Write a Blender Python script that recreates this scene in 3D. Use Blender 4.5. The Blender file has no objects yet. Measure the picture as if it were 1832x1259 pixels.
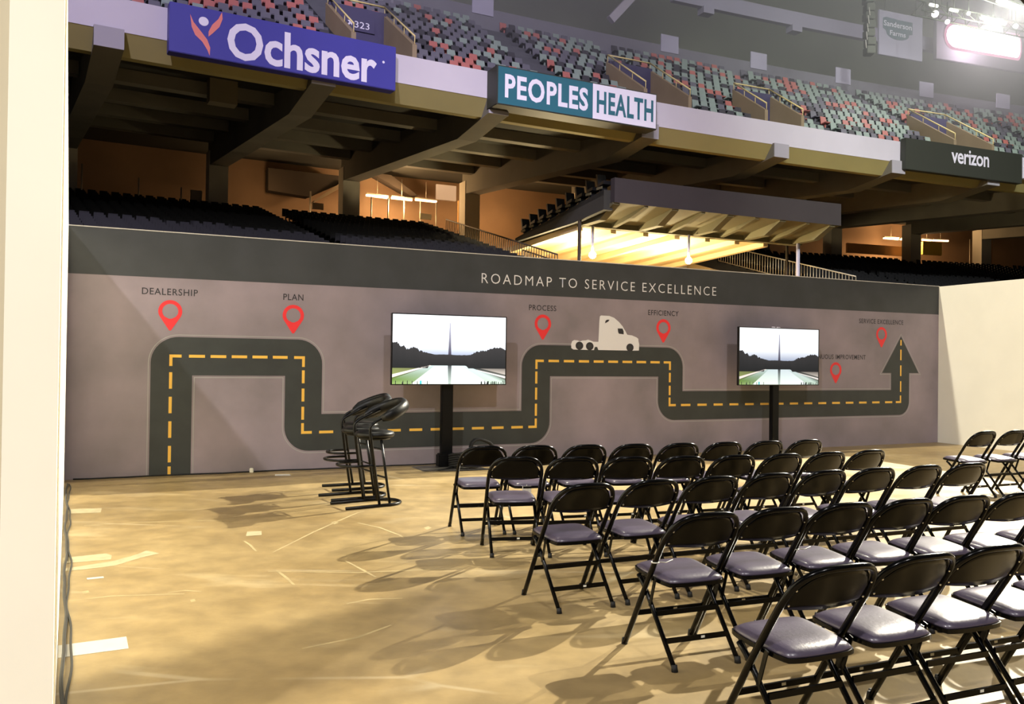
import bpy, bmesh, math, random
from math import sin, cos, pi, sqrt, radians, atan2
from mathutils import Vector, Matrix
random.seed(7)
sc = bpy.context.scene
col = sc.collection

# ---------------------------------------------------------------- camera
F_PX, PITCH, ROLL, HC = 1541.8, 0.0093, 0.0128, 1.5637
cd = bpy.data.cameras.new('camera'); cam = bpy.data.objects.new('camera', cd); col.objects.link(cam)
cd.sensor_fit = 'HORIZONTAL'; cd.sensor_width = 36.0; cd.lens = F_PX / 1832 * 36.0
cd.clip_start = .05; cd.clip_end = 600
cam.matrix_world = Matrix.Translation((0, 0, HC)) @ Matrix.Rotation(pi/2 + PITCH, 4, 'X') @ Matrix.Rotation(ROLL, 4, 'Z')
sc.camera = cam

# ---------------------------------------------------------------- world, exposure, large lights
w = bpy.data.worlds.new('arena_air'); sc.world = w; w.use_nodes = True
w.node_tree.nodes['Background'].inputs[0].default_value = (.78, .76, .86, 1)
w.node_tree.nodes['Background'].inputs[1].default_value = .05
sc.view_settings.view_transform = 'Standard'; sc.view_settings.look = 'None'
sc.view_settings.exposure = 0.0; sc.view_settings.gamma = 1.0; sc.view_settings.use_curve_mapping = False

def spot(name, loc, target, watts, colour, angle, blend=.4, size=.4):
    ld = bpy.data.lights.new(name, 'SPOT'); o = bpy.data.objects.new(name, ld); col.objects.link(o)
    ld.energy = watts; ld.color = colour; ld.spot_size = radians(angle); ld.spot_blend = blend; ld.shadow_soft_size = size
    o.location = loc
    o.rotation_euler = (Vector(target) - Vector(loc)).to_track_quat('-Z', 'Y').to_euler()
    return o
WARM = (1, .93, .75)
spot('overhead_rig_light', (-3.6, 16.1, 26), (7.5, 13.0, 0), 32000, WARM, 44, .5, .5)
spot('far_rig_light', (28, 36.5, 24), (0, 7, 0), 295000, WARM, 34, .5, .22)
spot('far_rig_light_2', (33, 31, 24.5), (0, 7, 0), 100000, WARM, 34, .5, .22)
spot('house_rig_light', (-7.1, -13.2, 19), (1.5, 11, 0.8), 12000, (1, .96, .96), 70, .6, .3)
spot('house_rig_light_2', (7.5, -12.5, 20), (3.0, 12, 0.8), 9600, (1, .96, .96), 70, .6, .3)
spot('post_fill_light', (2.0, -7.0, 6.5), (-2.15, 2.8, 1.4), 1900, (1, .96, .9), 20, .7, .15)  # added unseen spot that brightens the end of the left partition
spot('bowl_light_west', (-6, -22, 34), (-9, 36, 16.5), 100000, (.80, .72, 1), 38, .7, 1.0)
spot('bowl_light_mid', (4, -24, 34), (9, 44, 17), 108000, (.92, .86, 1), 38, .7, 1.0)
spot('bowl_light_east', (16, -22, 34), (31, 54, 18), 225000, (.95, 1, .93), 38, .7, 1.0)

# ---------------------------------------------------------------- materials
def lin(c): return tuple(((v/255)/12.92 if v/255 <= .04045 else ((v/255+.055)/1.055)**2.4) for v in c)
def mat(name, rgb, rough=.6, metal=0, var=0, scale=6, bump=0, emit=None, estr=0, coat=0, spec=.5, rgb2=None, detail=4, lo=.35, hi=.65, bscale=None, vary_rough=0):
    m = bpy.data.materials.new(name); m.use_nodes = True
    nt = m.node_tree; b = nt.nodes['Principled BSDF']
    c = lin(rgb)
    b.inputs['Base Color'].default_value = (*c, 1); b.inputs['Roughness'].default_value = rough
    b.inputs['Metallic'].default_value = metal; b.inputs['Specular IOR Level'].default_value = spec
    if coat: b.inputs['Coat Weight'].default_value = coat; b.inputs['Coat Roughness'].default_value = .12
    if emit: b.inputs['Emission Color'].default_value = (*lin(emit), 1); b.inputs['Emission Strength'].default_value = estr
    if var or rgb2 or bump:
        tc = nt.nodes.new('ShaderNodeTexCoord'); nz = nt.nodes.new('ShaderNodeTexNoise')
        nz.inputs['Scale'].default_value = scale; nz.inputs['Detail'].default_value = detail
        nt.links.new(tc.outputs['Object'], nz.inputs['Vector'])
        if var or rgb2:
            r = nt.nodes.new('ShaderNodeValToRGB')
            c2 = lin(rgb2) if rgb2 else tuple(v*(1-var) for v in c)
            r.color_ramp.elements[0].position = lo; r.color_ramp.elements[1].position = hi
            r.color_ramp.elements[0].color = (*c2, 1); r.color_ramp.elements[1].color = (*c, 1)
            nt.links.new(nz.outputs['Fac'], r.inputs['Fac']); nt.links.new(r.outputs['Color'], b.inputs['Base Color'])
        if bump:
            n2 = nz
            if bscale:
                n2 = nt.nodes.new('ShaderNodeTexNoise'); n2.inputs['Scale'].default_value = bscale; n2.inputs['Detail'].default_value = 5
                nt.links.new(tc.outputs['Object'], n2.inputs['Vector'])
            bp = nt.nodes.new('ShaderNodeBump'); bp.inputs['Strength'].default_value = bump; bp.inputs['Distance'].default_value = .02
            nt.links.new(n2.outputs['Fac'], bp.inputs['Height']); nt.links.new(bp.outputs['Normal'], b.inputs['Normal'])
    return m
def emis(name, rgb, s):
    m = bpy.data.materials.new(name); m.use_nodes = True; nt = m.node_tree
    nt.nodes.remove(nt.nodes['Principled BSDF']); e = nt.nodes.new('ShaderNodeEmission')
    e.inputs[0].default_value = (*lin(rgb), 1); e.inputs[1].default_value = s
    nt.links.new(e.outputs[0], nt.nodes['Material Output'].inputs[0]); return m

def floor_material():
    m = bpy.data.materials.new('sealed_concrete'); m.use_nodes = True; nt = m.node_tree; b = nt.nodes['Principled BSDF']
    tc = nt.nodes.new('ShaderNodeTexCoord')
    def noise(s, d=6, vec=None, dist=0):
        n = nt.nodes.new('ShaderNodeTexNoise'); n.inputs['Scale'].default_value = s; n.inputs['Detail'].default_value = d
        n.inputs['Distortion'].default_value = dist
        nt.links.new(vec or tc.outputs['Object'], n.inputs['Vector']); return n
    def ramp(src, a, b_, ca, cb):
        r = nt.nodes.new('ShaderNodeValToRGB'); e = r.color_ramp.elements
        e[0].position = a; e[1].position = b_; e[0].color = (*ca, 1); e[1].color = (*cb, 1)
        nt.links.new(src, r.inputs['Fac']); return r
    def mix(fac, a, b_, mode='MIX'):
        x = nt.nodes.new('ShaderNodeMix'); x.data_type = 'RGBA'; x.blend_type = mode
        if isinstance(fac, float): x.inputs['Factor'].default_value = fac
        else: nt.links.new(fac, x.inputs['Factor'])
        for s, v in ((x.inputs['A'], a), (x.inputs['B'], b_)):
            if isinstance(v, tuple): s.default_value = (*v, 1)
            else: nt.links.new(v, s)
        return x.outputs['Result']
    base = ramp(noise(.55, 7).outputs['Fac'], .3, .7, lin((147, 124, 82)), lin((174, 151, 106))).outputs['Color']
    mott = ramp(noise(5, 8).outputs['Fac'], .35, .7, (.80, .80, .80), (1.08, 1.08, 1.08)).outputs['Color']
    c = mix(1.0, base, mott, 'MULTIPLY')
    # pale scuffs stretched along the drive direction
    mp = nt.nodes.new('ShaderNodeMapping'); mp.inputs['Rotation'].default_value = (0, 0, -.55); mp.inputs['Scale'].default_value = (.5, 1.8, 1)
    nt.links.new(tc.outputs['Object'], mp.inputs['Vector'])
    sf = ramp(noise(1.3, 9, mp.outputs['Vector'], .6).outputs['Fac'], .60, .76, (0, 0, 0), (.55, .55, .55)).outputs['Color']
    c = mix(sf, c, lin((206, 188, 150)))
    # thin scratches: edges of large distorted cells
    vo = nt.nodes.new('ShaderNodeTexVoronoi'); vo.feature = 'DISTANCE_TO_EDGE'; vo.inputs['Scale'].default_value = .42
    nt.links.new(mp.outputs['Vector'], vo.inputs['Vector'])
    sr = ramp(vo.outputs['Distance'], .004, .010, (.35, .35, .35), (0, 0, 0)).outputs['Color']
    mk = ramp(noise(.9, 3).outputs['Fac'], .52, .62, (0, 0, 0), (1, 1, 1)).outputs['Color']
    sr = mix(1.0, sr, mk, 'MULTIPLY')
    c = mix(sr, c, lin((212, 198, 166)))
    nt.links.new(c, b.inputs['Base Color'])
    rr = ramp(noise(1.1, 5).outputs['Fac'], .3, .7, (.34, .34, .34), (.55, .55, .55)).outputs['Color']
    nt.links.new(rr, b.inputs['Roughness'])
    bp = nt.nodes.new('ShaderNodeBump'); bp.inputs['Strength'].default_value = .08; bp.inputs['Distance'].default_value = .01
    nt.links.new(noise(30, 6).outputs['Fac'], bp.inputs['Height']); nt.links.new(bp.outputs['Normal'], b.inputs['Normal'])
    return m

M = {}
M['floor'] = floor_material()
M['mural'] = mat('printed_grey_vinyl', (157, 143, 150), .62, var=.25, scale=1.1, detail=9, rgb2=(126, 117, 121), lo=.3, hi=.72)
M['header'] = mat('printed_charcoal', (62, 64, 66), .6, rgb2=(54, 56, 57), scale=2)
M['road'] = mat('printed_asphalt', (56, 60, 58), .6, rgb2=(50, 53, 52), scale=3)
M['roadline'] = mat('printed_pale_outline', (165, 164, 160), .6)
M['dash'] = mat('printed_yellow', (240, 190, 78), .6)
M['red'] = mat('printed_red', (236, 52, 56), .6)
M['ink'] = mat('printed_black_ink', (48, 46, 50), .6)
M['white_ink'] = mat('printed_white_ink', (228, 226, 226), .6)
M['edge'] = mat('pale_wall_edge', (206, 200, 190), .6)
M['cream'] = mat('cream_painted_panel', (250, 246, 230), .7, var=.03, scale=2)
M['cream2'] = mat('beige_painted_panel', (206, 196, 168), .75, var=.04, scale=2)
M['black_metal'] = mat('gloss_black_enamel', (6, 6, 6), .2, spec=.2)
M['black_tube'] = mat('black_steel_tube', (8, 8, 8), .32, spec=.25)
M['vinyl'] = mat('mauve_grey_vinyl', (84, 76, 92), .33, var=.12, scale=9, coat=.2, bump=.05, bscale=60)
M['rivet'] = mat('bright_rivet', (225, 225, 225), .15, metal=1)
M['rubber'] = mat('black_rubber', (20, 20, 20), .7)
M['leather'] = mat('black_leatherette', (13, 13, 12), .42, var=.2, scale=14, bump=.08, spec=.3)
M['tv'] = mat('tv_black_plastic', (12, 12, 13), .3)
M['pole'] = mat('satin_black_pole', (9, 9, 10), .5, spec=.2)
M['plate'] = mat('grey_base_plate', (112, 108, 100), .4, metal=.6)
M['cable'] = mat('dark_cable', (52, 50, 44), .6)
M['tape'] = mat('white_tape', (206, 202, 190), .6, var=.06, scale=8)
M['tape_old'] = mat('worn_tape', (190, 176, 140), .7, var=.18, scale=12)
M['zip'] = mat('white_nylon', (226, 224, 210), .5)
M['fascia'] = mat('pale_fascia_paint', (200, 194, 202), .7, var=.06, scale=.4)
M['chamfer'] = mat('warm_bounce_concrete', (158, 147, 94), .8, var=.08, scale=.5)  # yellow tone paints in warm light bounced up from the floor
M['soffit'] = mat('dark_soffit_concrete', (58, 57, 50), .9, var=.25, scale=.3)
M['beam'] = mat('raker_concrete', (114, 110, 98), .85, var=.15, scale=.6)
M['beamend'] = mat('lavender_beam_end', (160, 156, 162), .8)
M['column'] = mat('column_concrete', (186, 178, 160), .85, var=.1, scale=.8)
M['terrace'] = mat('terrace_concrete', (92, 92, 98), .85, var=.2, scale=.5)
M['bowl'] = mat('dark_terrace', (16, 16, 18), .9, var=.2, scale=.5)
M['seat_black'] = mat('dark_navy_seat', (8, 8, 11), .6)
M['salmon'] = mat('salmon_seat', (182, 110, 102), .5)
M['mint'] = mat('mint_seat', (142, 156, 147), .5)
M['grey'] = mat('grey_seat', (104, 102, 112), .5)
M['dark'] = mat('charcoal_seat', (66, 64, 70), .5)
M['beige'] = mat('beige_portal_wall', (150, 132, 104), .8, var=.1, scale=.7)
M['railyellow'] = mat('yellow_rail', (226, 206, 140), .4)
M['parapet'] = mat('grey_parapet', (128, 126, 134), .8, var=.12, scale=.4)
M['olive'] = mat('olive_recess_wall', (168, 172, 148), .9, var=.3, scale=.12)
M['panel_lilac'] = mat('lilac_panel', (176, 172, 190), .7)
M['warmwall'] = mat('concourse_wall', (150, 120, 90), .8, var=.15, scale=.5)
M['darkwall'] = mat('dark_concourse', (58, 48, 38), .9)
M['steel'] = mat('galvanised_rail', (178, 168, 148), .4, metal=.4)
M['darkrail'] = mat('dark_rail', (70, 60, 46), .6)
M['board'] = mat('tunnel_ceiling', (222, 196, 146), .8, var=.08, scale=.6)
M['frontwall'] = mat('mauve_front_wall', (60, 53, 53), .8, var=.15, scale=.5)
M['rib'] = mat('concrete_rib', (104, 98, 70), .85, var=.1, scale=.6)
M['blue'] = mat('sign_blue', (62, 60, 150), .5, var=.06, scale=.6)
M['signwhite'] = mat('sign_white', (228, 224, 236), .5)
M['coral'] = mat('sign_coral', (226, 130, 116), .5)
M['teal'] = mat('sign_teal', (34, 100, 116), .5, var=.06, scale=.6)
M['signdark'] = mat('sign_black', (50, 52, 44), .6)
M['slate'] = mat('slate_sign', (66, 62, 92), .6)
M['badge'] = mat('badge_slate', (104, 122, 130), .6)
M['truss'] = mat('rig_truss', (92, 96, 84), .6, metal=.3)
M['tube_lit'] = emis('fluorescent_tube', (255, 196, 140), 9)
M['lamp_lit'] = emis('work_lamp', (255, 238, 196), 60)
M['led_lit'] = emis('lit_ribbon_board', (255, 236, 250), 7)
M['rig_lit'] = emis('rig_lamp', (255, 252, 236), 4)

# ---------------------------------------------------------------- mesh helpers
class MB:
    def __init__(s): s.v = []; s.f = []; s.mi = []; s.sm = []
    def add(s, vs, fs, mi=0, smooth=False):
        o = len(s.v); s.v += [tuple(p) for p in vs]
        for f in fs: s.f.append([i+o for i in f]); s.mi.append(mi); s.sm.append(smooth)
        return s
    def box(s, c, d, M4=None, mi=0):
        x, y, z = d[0]/2, d[1]/2, d[2]/2
        vs = [Vector((i*x, j*y, k*z)) for i in (-1, 1) for j in (-1, 1) for k in (-1, 1)]
        if M4 is not None: vs = [M4 @ p for p in vs]
        vs = [p + Vector(c) for p in vs]
        return s.add(vs, [(0, 1, 3, 2), (4, 6, 7, 5), (0, 4, 5, 1), (2, 3, 7, 6), (0, 2, 6, 4), (1, 5, 7, 3)], mi)
    def bbox(s, c, d, bev=.01, mi=0):
        """box with chamfered vertical and horizontal edges"""
        bm = bmesh.new(); bmesh.ops.create_cube(bm, size=1)
        bmesh.ops.scale(bm, vec=d, verts=bm.verts); bmesh.ops.bevel(bm, geom=bm.edges[:], offset=bev, segments=2, affect='EDGES')
        bmesh.ops.translate(bm, vec=c, verts=bm.verts); bm.verts.index_update()
        s.add([p.co[:] for p in bm.verts], [[p.index for p in f.verts] for f in bm.faces], mi); bm.free(); return s
    def hexa(s, b4, t4, mi=0):
        """box from bottom ring and top ring of four points"""
        return s.add(list(b4)+list(t4), [(3, 2, 1, 0), (4, 5, 6, 7), (0, 1, 5, 4), (1, 2, 6, 5), (2, 3, 7, 6), (3, 0, 4, 7)], mi)
    def prism(s, poly, y0, y1, mi=0):
        """polygon (x,z) extruded from y0 to y1"""
        n = len(poly)
        vs = [(x, y0, z) for x, z in poly] + [(x, y1, z) for x, z in poly]
        fs = [list(range(n)), list(range(2*n-1, n-1, -1))] + [(i, i+n, (i+1) % n+n, (i+1) % n) for i in range(n)]
        return s.add(vs, fs, mi)
    def tube(s, path, r, n=8, closed=False, mi=0, caps=True, flat=1.0):
        P = [Vector(p) for p in path]; N = len(P); rings = []
        up = None
        for i in range(N):
            if closed: t = (P[(i+1) % N]-P[i-1]).normalized()
            else: t = (P[min(i+1, N-1)]-P[max(i-1, 0)]).normalized()
            if up is None:
                a = Vector((0, 0, 1)) if abs(t.z) < .9 else Vector((1, 0, 0))
                up = (a - t*a.dot(t)).normalized()
            else: up = (up - t*up.dot(t)).normalized()
            sd = t.cross(up); rr = r[i] if isinstance(r, (list, tuple)) else r
            rings.append([P[i] + up*(rr*cos(2*pi*k/n)) + sd*(rr*flat*sin(2*pi*k/n)) for k in range(n)])
        vs = [p for g in rings for p in g]; fs = []
        for i in range(N if closed else N-1):
            a, b = i*n, ((i+1) % N)*n
            for k in range(n): fs.append((a+k, b+k, b+(k+1) % n, a+(k+1) % n))
        if caps and not closed: fs += [list(range(n)), list(range(N*n-1, (N-1)*n-1, -1))]
        return s.add(vs, fs, mi, True)
    def bar(s, a, b, w, h, mi=0):
        a, b = Vector(a), Vector(b); t = (b-a).normalized(); u = Vector((0, 0, 1)) if abs(t.z) < .95 else Vector((0, 1, 0))
        sd = t.cross(u).normalized()*(w/2); up = sd.cross(t).normalized()*(h/2)
        return s.hexa([a-sd-up, a+sd-up, b+sd-up, b-sd-up], [a-sd+up, a+sd+up, b+sd+up, b-sd+up], mi)
    def mesh(s, name, mats):
        me = bpy.data.meshes.new(name); me.from_pydata([tuple(p) for p in s.v], [], s.f)
        for m in (mats if isinstance(mats, (list, tuple)) else [mats]): me.materials.append(m)
        me.polygons.foreach_set('material_index', s.mi); me.polygons.foreach_set('use_smooth', s.sm)
        bm = bmesh.new(); bm.from_mesh(me); bmesh.ops.recalc_face_normals(bm, faces=bm.faces); bm.to_mesh(me); bm.free()
        me.update(); return me
    def build(s, name, mats, parent=None, **kw):
        return link(name, s.mesh(name, mats), parent, **kw)
def tag(o, label=None, cat=None, group=None, kind=None):
    if label: o['label'] = label
    if cat: o['category'] = cat
    if group: o['group'] = group
    if kind: o['kind'] = kind
    return o
def link(name, me, parent=None, loc=(0, 0, 0), label=None, cat=None, group=None, kind=None):
    o = bpy.data.objects.new(name, me); col.objects.link(o); o.location = loc
    if parent is not None: o.parent = parent
    return tag(o, label, cat, group, kind)
def thing(name, label, cat, loc=(0, 0, 0), rz=0, group=None):
    o = bpy.data.objects.new(name, None); col.objects.link(o); o.location = loc; o.rotation_euler = (0, 0, rz)
    o.empty_display_size = .2
    return tag(o, label, cat, group)
def copy_tree(o, parent=None):
    c = o.copy(); col.objects.link(c); c.parent = parent
    for ch in list(o.children): copy_tree(ch, c)
    return c
def fillet(pts, r, seg=5):
    P = [Vector(p) for p in pts]; out = [P[0]]
    for i in range(1, len(P)-1):
        a = (P[i-1]-P[i]); b = (P[i+1]-P[i]); d = min(r, a.length*.49, b.length*.49)
        p0 = P[i]+a.normalized()*d; p1 = P[i]+b.normalized()*d
        for k in range(seg+1):
            t = k/seg; out.append((1-t)**2*p0 + 2*t*(1-t)*P[i] + t*t*p1)
    return out + [P[-1]]
def text_mesh(txt, bold=0, space=1.0):
    cu = bpy.data.curves.new('lettering', 'FONT'); cu.body = txt; cu.offset = bold; cu.space_character = space; cu.resolution_u = 3
    o = bpy.data.objects.new('lettering', cu); col.objects.link(o)
    dg = bpy.context.evaluated_depsgraph_get(); dg.update()
    me = bpy.data.meshes.new_from_object(o.evaluated_get(dg))
    bpy.data.objects.remove(o); bpy.data.curves.remove(cu)
    return me
def lettering(txt, x0, x1, z0, z1, y, m, parent, name='lettering', bold=0, space=1.0, label=None, ref=None):
    """text fitted into the x/z box; z range measured on capitals unless ref given"""
    me = text_mesh(txt, bold, space); xs = [v.co.x for v in me.vertices]
    rm = text_mesh(ref or 'H', bold); zs = [v.co.y for v in rm.vertices]; bpy.data.meshes.remove(rm)
    a, b = min(xs), max(xs); c, d = min(zs), max(zs)
    for v in me.vertices:
        v.co = (x0+(v.co.x-a)/(b-a)*(x1-x0), y, z0+(v.co.y-c)/(d-c)*(z1-z0))
    me.materials.clear(); me.materials.append(m); me.name = name
    return link(name, me, parent, label=label)

# pixel rays, to set real things down at their own distance
def ray(x, y):
    cr, sr = cos(ROLL), sin(ROLL); dx, dy = x-916, y-629.5
    u = cr*dx+sr*dy; v = -sr*dx+cr*dy; c, s = cos(PITCH), sin(PITCH)
    X, Y, Z = u/F_PX, 1, -v/F_PX
    return Vector((X, c*Y-s*Z, s*Y+c*Z))
def at_z(x, y, z): d = ray(x, y); return d*((z-HC)/d.z)+Vector((0, 0, HC))
def at_Y(x, y, Y): d = ray(x, y); return d*(Y/d.y)+Vector((0, 0, HC))
def proj(P):
    P = Vector(P)-Vector((0, 0, HC)); c, s = cos(PITCH), sin(PITCH)
    y = c*P.y+s*P.z; z = -s*P.y+c*P.z
    if y <= .1: return (-9999, -9999)
    u = F_PX*P.x/y; v = -F_PX*z/y; cr, sr = cos(ROLL), sin(ROLL)
    return (916+cr*u-sr*v, 629.5+sr*u+cr*v)

# ================================================================ THE FLOOR AND THE PARTITIONS
fl = MB(); fl.add([(-70, -14, 0), (110, -14, 0), (110, 130, 0), (-70, 130, 0)], [(0, 1, 2, 3)])
fl.build('floor', M['floor'], kind='structure', label='tan sealed concrete arena floor with scuffs')

TH = .4477; LM, HM = 15.79, 3.17
A0 = Vector((-5.5454, 10.725, 0)); mdir = Vector((cos(TH), sin(TH), 0)); ndir = Vector((-sin(TH), cos(TH), 0))
def on_wall(s, off, z): return A0 + mdir*s - ndir*off + Vector((0, 0, z))
wb = MB(); wb.box((LM/2, .06, HM/2), (LM, .12, HM))
wall = wb.build('wall_back', M['mural'], kind='structure', label='long grey printed mural wall with a winding road graphic')
wall.location = A0; wall.rotation_euler = (0, 0, TH)
e = MB(); e.box((LM/2, .06, HM+.006), (LM+.01, .135, .012)); e.build('top_edge', M['edge'], wall, label='pale thin top edge strip')
e = MB(); e.add([(0, -.0015, 2.575), (LM, -.0015, 2.6), (LM, -.0015, HM), (0, -.0015, HM)], [(0, 1, 2, 3)])
e.build('header_band', M['header'], wall, label='charcoal band along the top')

def arc_pts(cx, cz, r, a0, a1, n=10): return [(cx+r*cos(a0+(a1-a0)*k/n), cz+r*sin(a0+(a1-a0)*k/n)) for k in range(n+1)]
RD = .34
q = pi/2
outer = [(.97, 0)] + arc_pts(.97+RD, 1.81-RD, RD, pi, q) + arc_pts(3.195-RD, 1.81-RD, RD, q, 0) + [(3.195, .772)] + [(6.325, .772)] \
    + arc_pts(6.325+RD, 1.808-RD, RD, pi, q) + arc_pts(9.405-RD, 1.808-RD, RD, q, 0) + [(9.405, 1.068), (14.44, 1.068), (14.44, 1.405), (14.19, 1.405), (14.706, 2.13), (15.212, 1.405), (14.945, 1.405)] \
    + arc_pts(14.945-RD*.8, .575+RD*.8, RD*.8, 0, -q) + arc_pts(8.9+RD, .575+RD, RD, -q, -pi) + [(8.9, 1.315), (6.825, 1.315)] \
    + arc_pts(6.825-RD, .262+RD, RD, 0, -q) + arc_pts(2.685+RD, .262+RD, RD, -q, -pi) + [(2.685, 1.306), (1.478, 1.306), (1.478, 0)]
from mathutils.geometry import tessellate_polygon
me = bpy.data.meshes.new('road'); me.from_pydata([(x, -.002, z) for x, z in outer], [], [tuple(t) for t in tessellate_polygon([[Vector((x, z, 0)) for x, z in outer]])]); me.materials.append(M['road'])
link('road', me, wall, label='charcoal winding road print ending in an arrow')
# pale outline following the road edge
lw = .009; off = .022
def offset_poly(P, d):
    out = []; n = len(P)
    for i in range(n):
        a = Vector(P[i-1]); b = Vector(P[i]); c = Vector(P[(i+1) % n])
        t0 = (b-a).normalized(); t1 = (c-b).normalized(); n0 = Vector((-t0.y, t0.x)); n1 = Vector((-t1.y, t1.x))
        k = (n0+n1); k = k/ max(.3, k.dot(n0)) if k.length > 1e-6 else n0
        out.append(b+k*d)
    return out
o1 = offset_poly(outer, off); o2 = offset_poly(outer, off+lw)
e = MB(); nP = len(outer)
for i in range(nP-1):
    a, b = i, i+1
    e.add([(o1[a].x, -.0018, max(o1[a].y, 0)), (o1[b].x, -.0018, max(o1[b].y, 0)), (o2[b].x, -.0018, max(o2[b].y, 0)), (o2[a].x, -.0018, max(o2[a].y, 0))], [(0, 1, 2, 3)])
e.build('road_outline', M['roadline'], wall, label='thin pale outline round the road')
def dash(x0, z0, x1, z1):
    h = .019
    if abs(x1-x0) > abs(z1-z0): c = [(x0, z0-h), (x1, z0-h), (x1, z0+h), (x0, z0+h)]
    else: c = [(x0-h, z0), (x0+h, z0), (x0+h, z1), (x0-h, z1)]
    e = MB(); e.add([(x, -.004, z) for x, z in c], [(0, 1, 2, 3)]); e.build('dash', M['dash'], wall)
def corner(x, z, sx, sz):
    h = .019; L = .13
    c = [(x-sx*h, z-sz*h), (x+sx*L, z-sz*h), (x+sx*L, z+sz*h), (x+sx*h, z+sz*h), (x+sx*h, z+sz*L), (x-sx*h, z+sz*L)]
    e = MB(); e.add([(a, -.004, b) for a, b in c], [list(range(6))]); e.build('dash_corner', M['dash'], wall)
def run(x0, z0, x1, z1, n, ln=.215):
    L = sqrt((x1-x0)**2+(z1-z0)**2); ux, uz = (x1-x0)/L, (z1-z0)/L
    for k in range(n):
        c = (k+.5)/n*L
        dash(x0+ux*(c-ln/2), z0+uz*(c-ln/2), x0+ux*(c+ln/2), z0+uz*(c+ln/2))
run(1.214, .12, 1.214, 1.40, 4); dash(1.214, 0, 1.214, .12); corner(1.214, 1.56, 1, -1)
run(1.40, 1.56, 2.75, 1.56, 4 + 1, .2); corner(2.934, 1.56, -1, -1)
run(2.934, 1.42, 2.934, .66, 2 + 1, .18); corner(2.934, .519, 1, 1)
run(3.10, .519, 6.42, .519, 10, .2); corner(6.58, .519, -1, 1)
run(6.58, .66, 6.58, 1.42, 3, .19); corner(6.58, 1.557, 1, -1)
run(6.75, 1.557, 8.97, 1.557, 8, .19); corner(9.137, 1.557, -1, -1)
run(9.137, 1.41, 9.137, .97, 2, .16); corner(9.137, .83, 1, 1)
run(9.30, .83, 14.55, .83, 15, .2); corner(14.703, .83, -1, 1)
run(14.704, .98, 14.704, 1.92, 3, .21); dash(14.705, 1.95, 14.705, 2.06)
def pin(x, zt, zb):
    w_ = .146; cz = zt-w_; r_in = .098
    g = MB(); n = 28
    out = [(x+w_*cos(a), cz+w_*sin(a)) for a in [radians(-25)+ (radians(230))*k/n for k in range(n+1)]]
    ring = [(x+r_in*cos(a), cz+r_in*sin(a)) for a in [radians(-25)+radians(230)*k/n for k in range(n+1)]]
    for k in range(n): g.add([(*p,) for p in [(out[k][0], -.003, out[k][1]), (out[k+1][0], -.003, out[k+1][1]), (ring[k+1][0], -.003, ring[k+1][1]), (ring[k][0], -.003, ring[k][1])]], [(0, 1, 2, 3)])
    low = [(x+r_in*cos(a), cz+r_in*sin(a)) for a in [radians(205)+radians(130)*k/12 for k in range(13)]]
    poly = [out[-1]] + low + [out[0], (x+.012, zb), (x-.012, zb)]
    b = bmesh.new(); f = b.faces.new([b.verts.new((p[0], -.003, p[1])) for p in poly]); bmesh.ops.triangulate(b, faces=[f])
    b.verts.index_update(); g.add([v.co[:] for v in b.verts], [[v.index for v in f.verts] for f in b.faces]); b.free()
    g.build('map_pin', M['red'], wall, label='red map pin print')
for x, zt in ((1.197, 2.288), (2.785, 2.288), (6.686, 2.288), (8.995, 2.288), (12.962, 1.60), (14.166, 2.30)): pin(x, zt, zt-.395)
for t, x0, x1, z in (('DEALERSHIP', .853, 1.533, 2.352), ('PLAN', 2.645, 2.92, 2.352), ('PROCESS', 6.437, 6.922, 2.35), ('EFFICIENCY', 8.68, 9.305, 2.35),
                     ('CONTINUOUS IMPROVEMENT', 12.13, 13.74, 1.66), ('SERVICE EXCELLENCE', 13.56, 14.765, 2.362)):
    lettering(t, x0, x1, z, z+.085, -.003, M['ink'], wall, bold=.006, space=1.1, label='black capitals reading '+t.title())
lettering('ROADMAP TO SERVICE EXCELLENCE', 5.62, 10.105, 2.735, 2.885, -.004, M['white_ink'], wall, 'title_lettering', bold=-.008, space=1.3, label='thin white capitals of the mural title')
# truck print: sleeper cab tractor side view
def flat(poly, y, m, name, parent, label=None):
    me = bpy.data.meshes.new(name); me.from_pydata([(x, y, z) for x, z in poly], [], [tuple(t) for t in tessellate_polygon([[Vector((x, z, 0)) for x, z in poly]])]); me.materials.append(m); return link(name, me, parent, label=label)
def tp(u, v): return (7.20+(u-575)/(1278-575)*1.305, 1.745+(492-v)/(492-136)*.565)
body = [tp(*p) for p in ((578, 478), (575, 440), (585, 408), (605, 396), (640, 398), (660, 408), (690, 398), (720, 396), (745, 388), (775, 398), (800, 408), (850, 408), (857, 200), (862, 145), (875, 136), (960, 137), (1010, 155), (1060, 195), (1100, 240), (1130, 290), (1150, 326), (1200, 332), (1250, 352), (1268, 366), (1272, 400), (1278, 420), (1276, 490), (1215, 492), (1145, 492), (850, 492), (838, 460), (815, 462), (805, 494), (600, 492))]
trk = flat(body, -.005, M['white_ink'], 'truck_print', wall, 'white side view print of a sleeper cab truck')
for u, v in ((658, 452), (762, 455), (1180, 460)):
    c = tp(u, v); flat([(c[0]+.072*cos(2*pi*k/20), c[1]+.066*sin(2*pi*k/20)) for k in range(20)], -.0065, M['ink'], 'wheel', trk)
    flat([(c[0]+.030*cos(2*pi*k/16), c[1]+.028*sin(2*pi*k/16)) for k in range(16)], -.0075, M['road'], 'hub', trk)
flat([tp(*p) for p in ((1048, 264), (1098, 264), (1110, 290), (1112, 324), (1060, 318), (1052, 300))], -.0065, M['ink'], 'side_window', trk)
flat([tp(*p) for p in ((916, 216), (920, 190), (935, 178), (962, 176), (950, 195))], -.0065, M['ink'], 'sleeper_window', trk)

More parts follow.
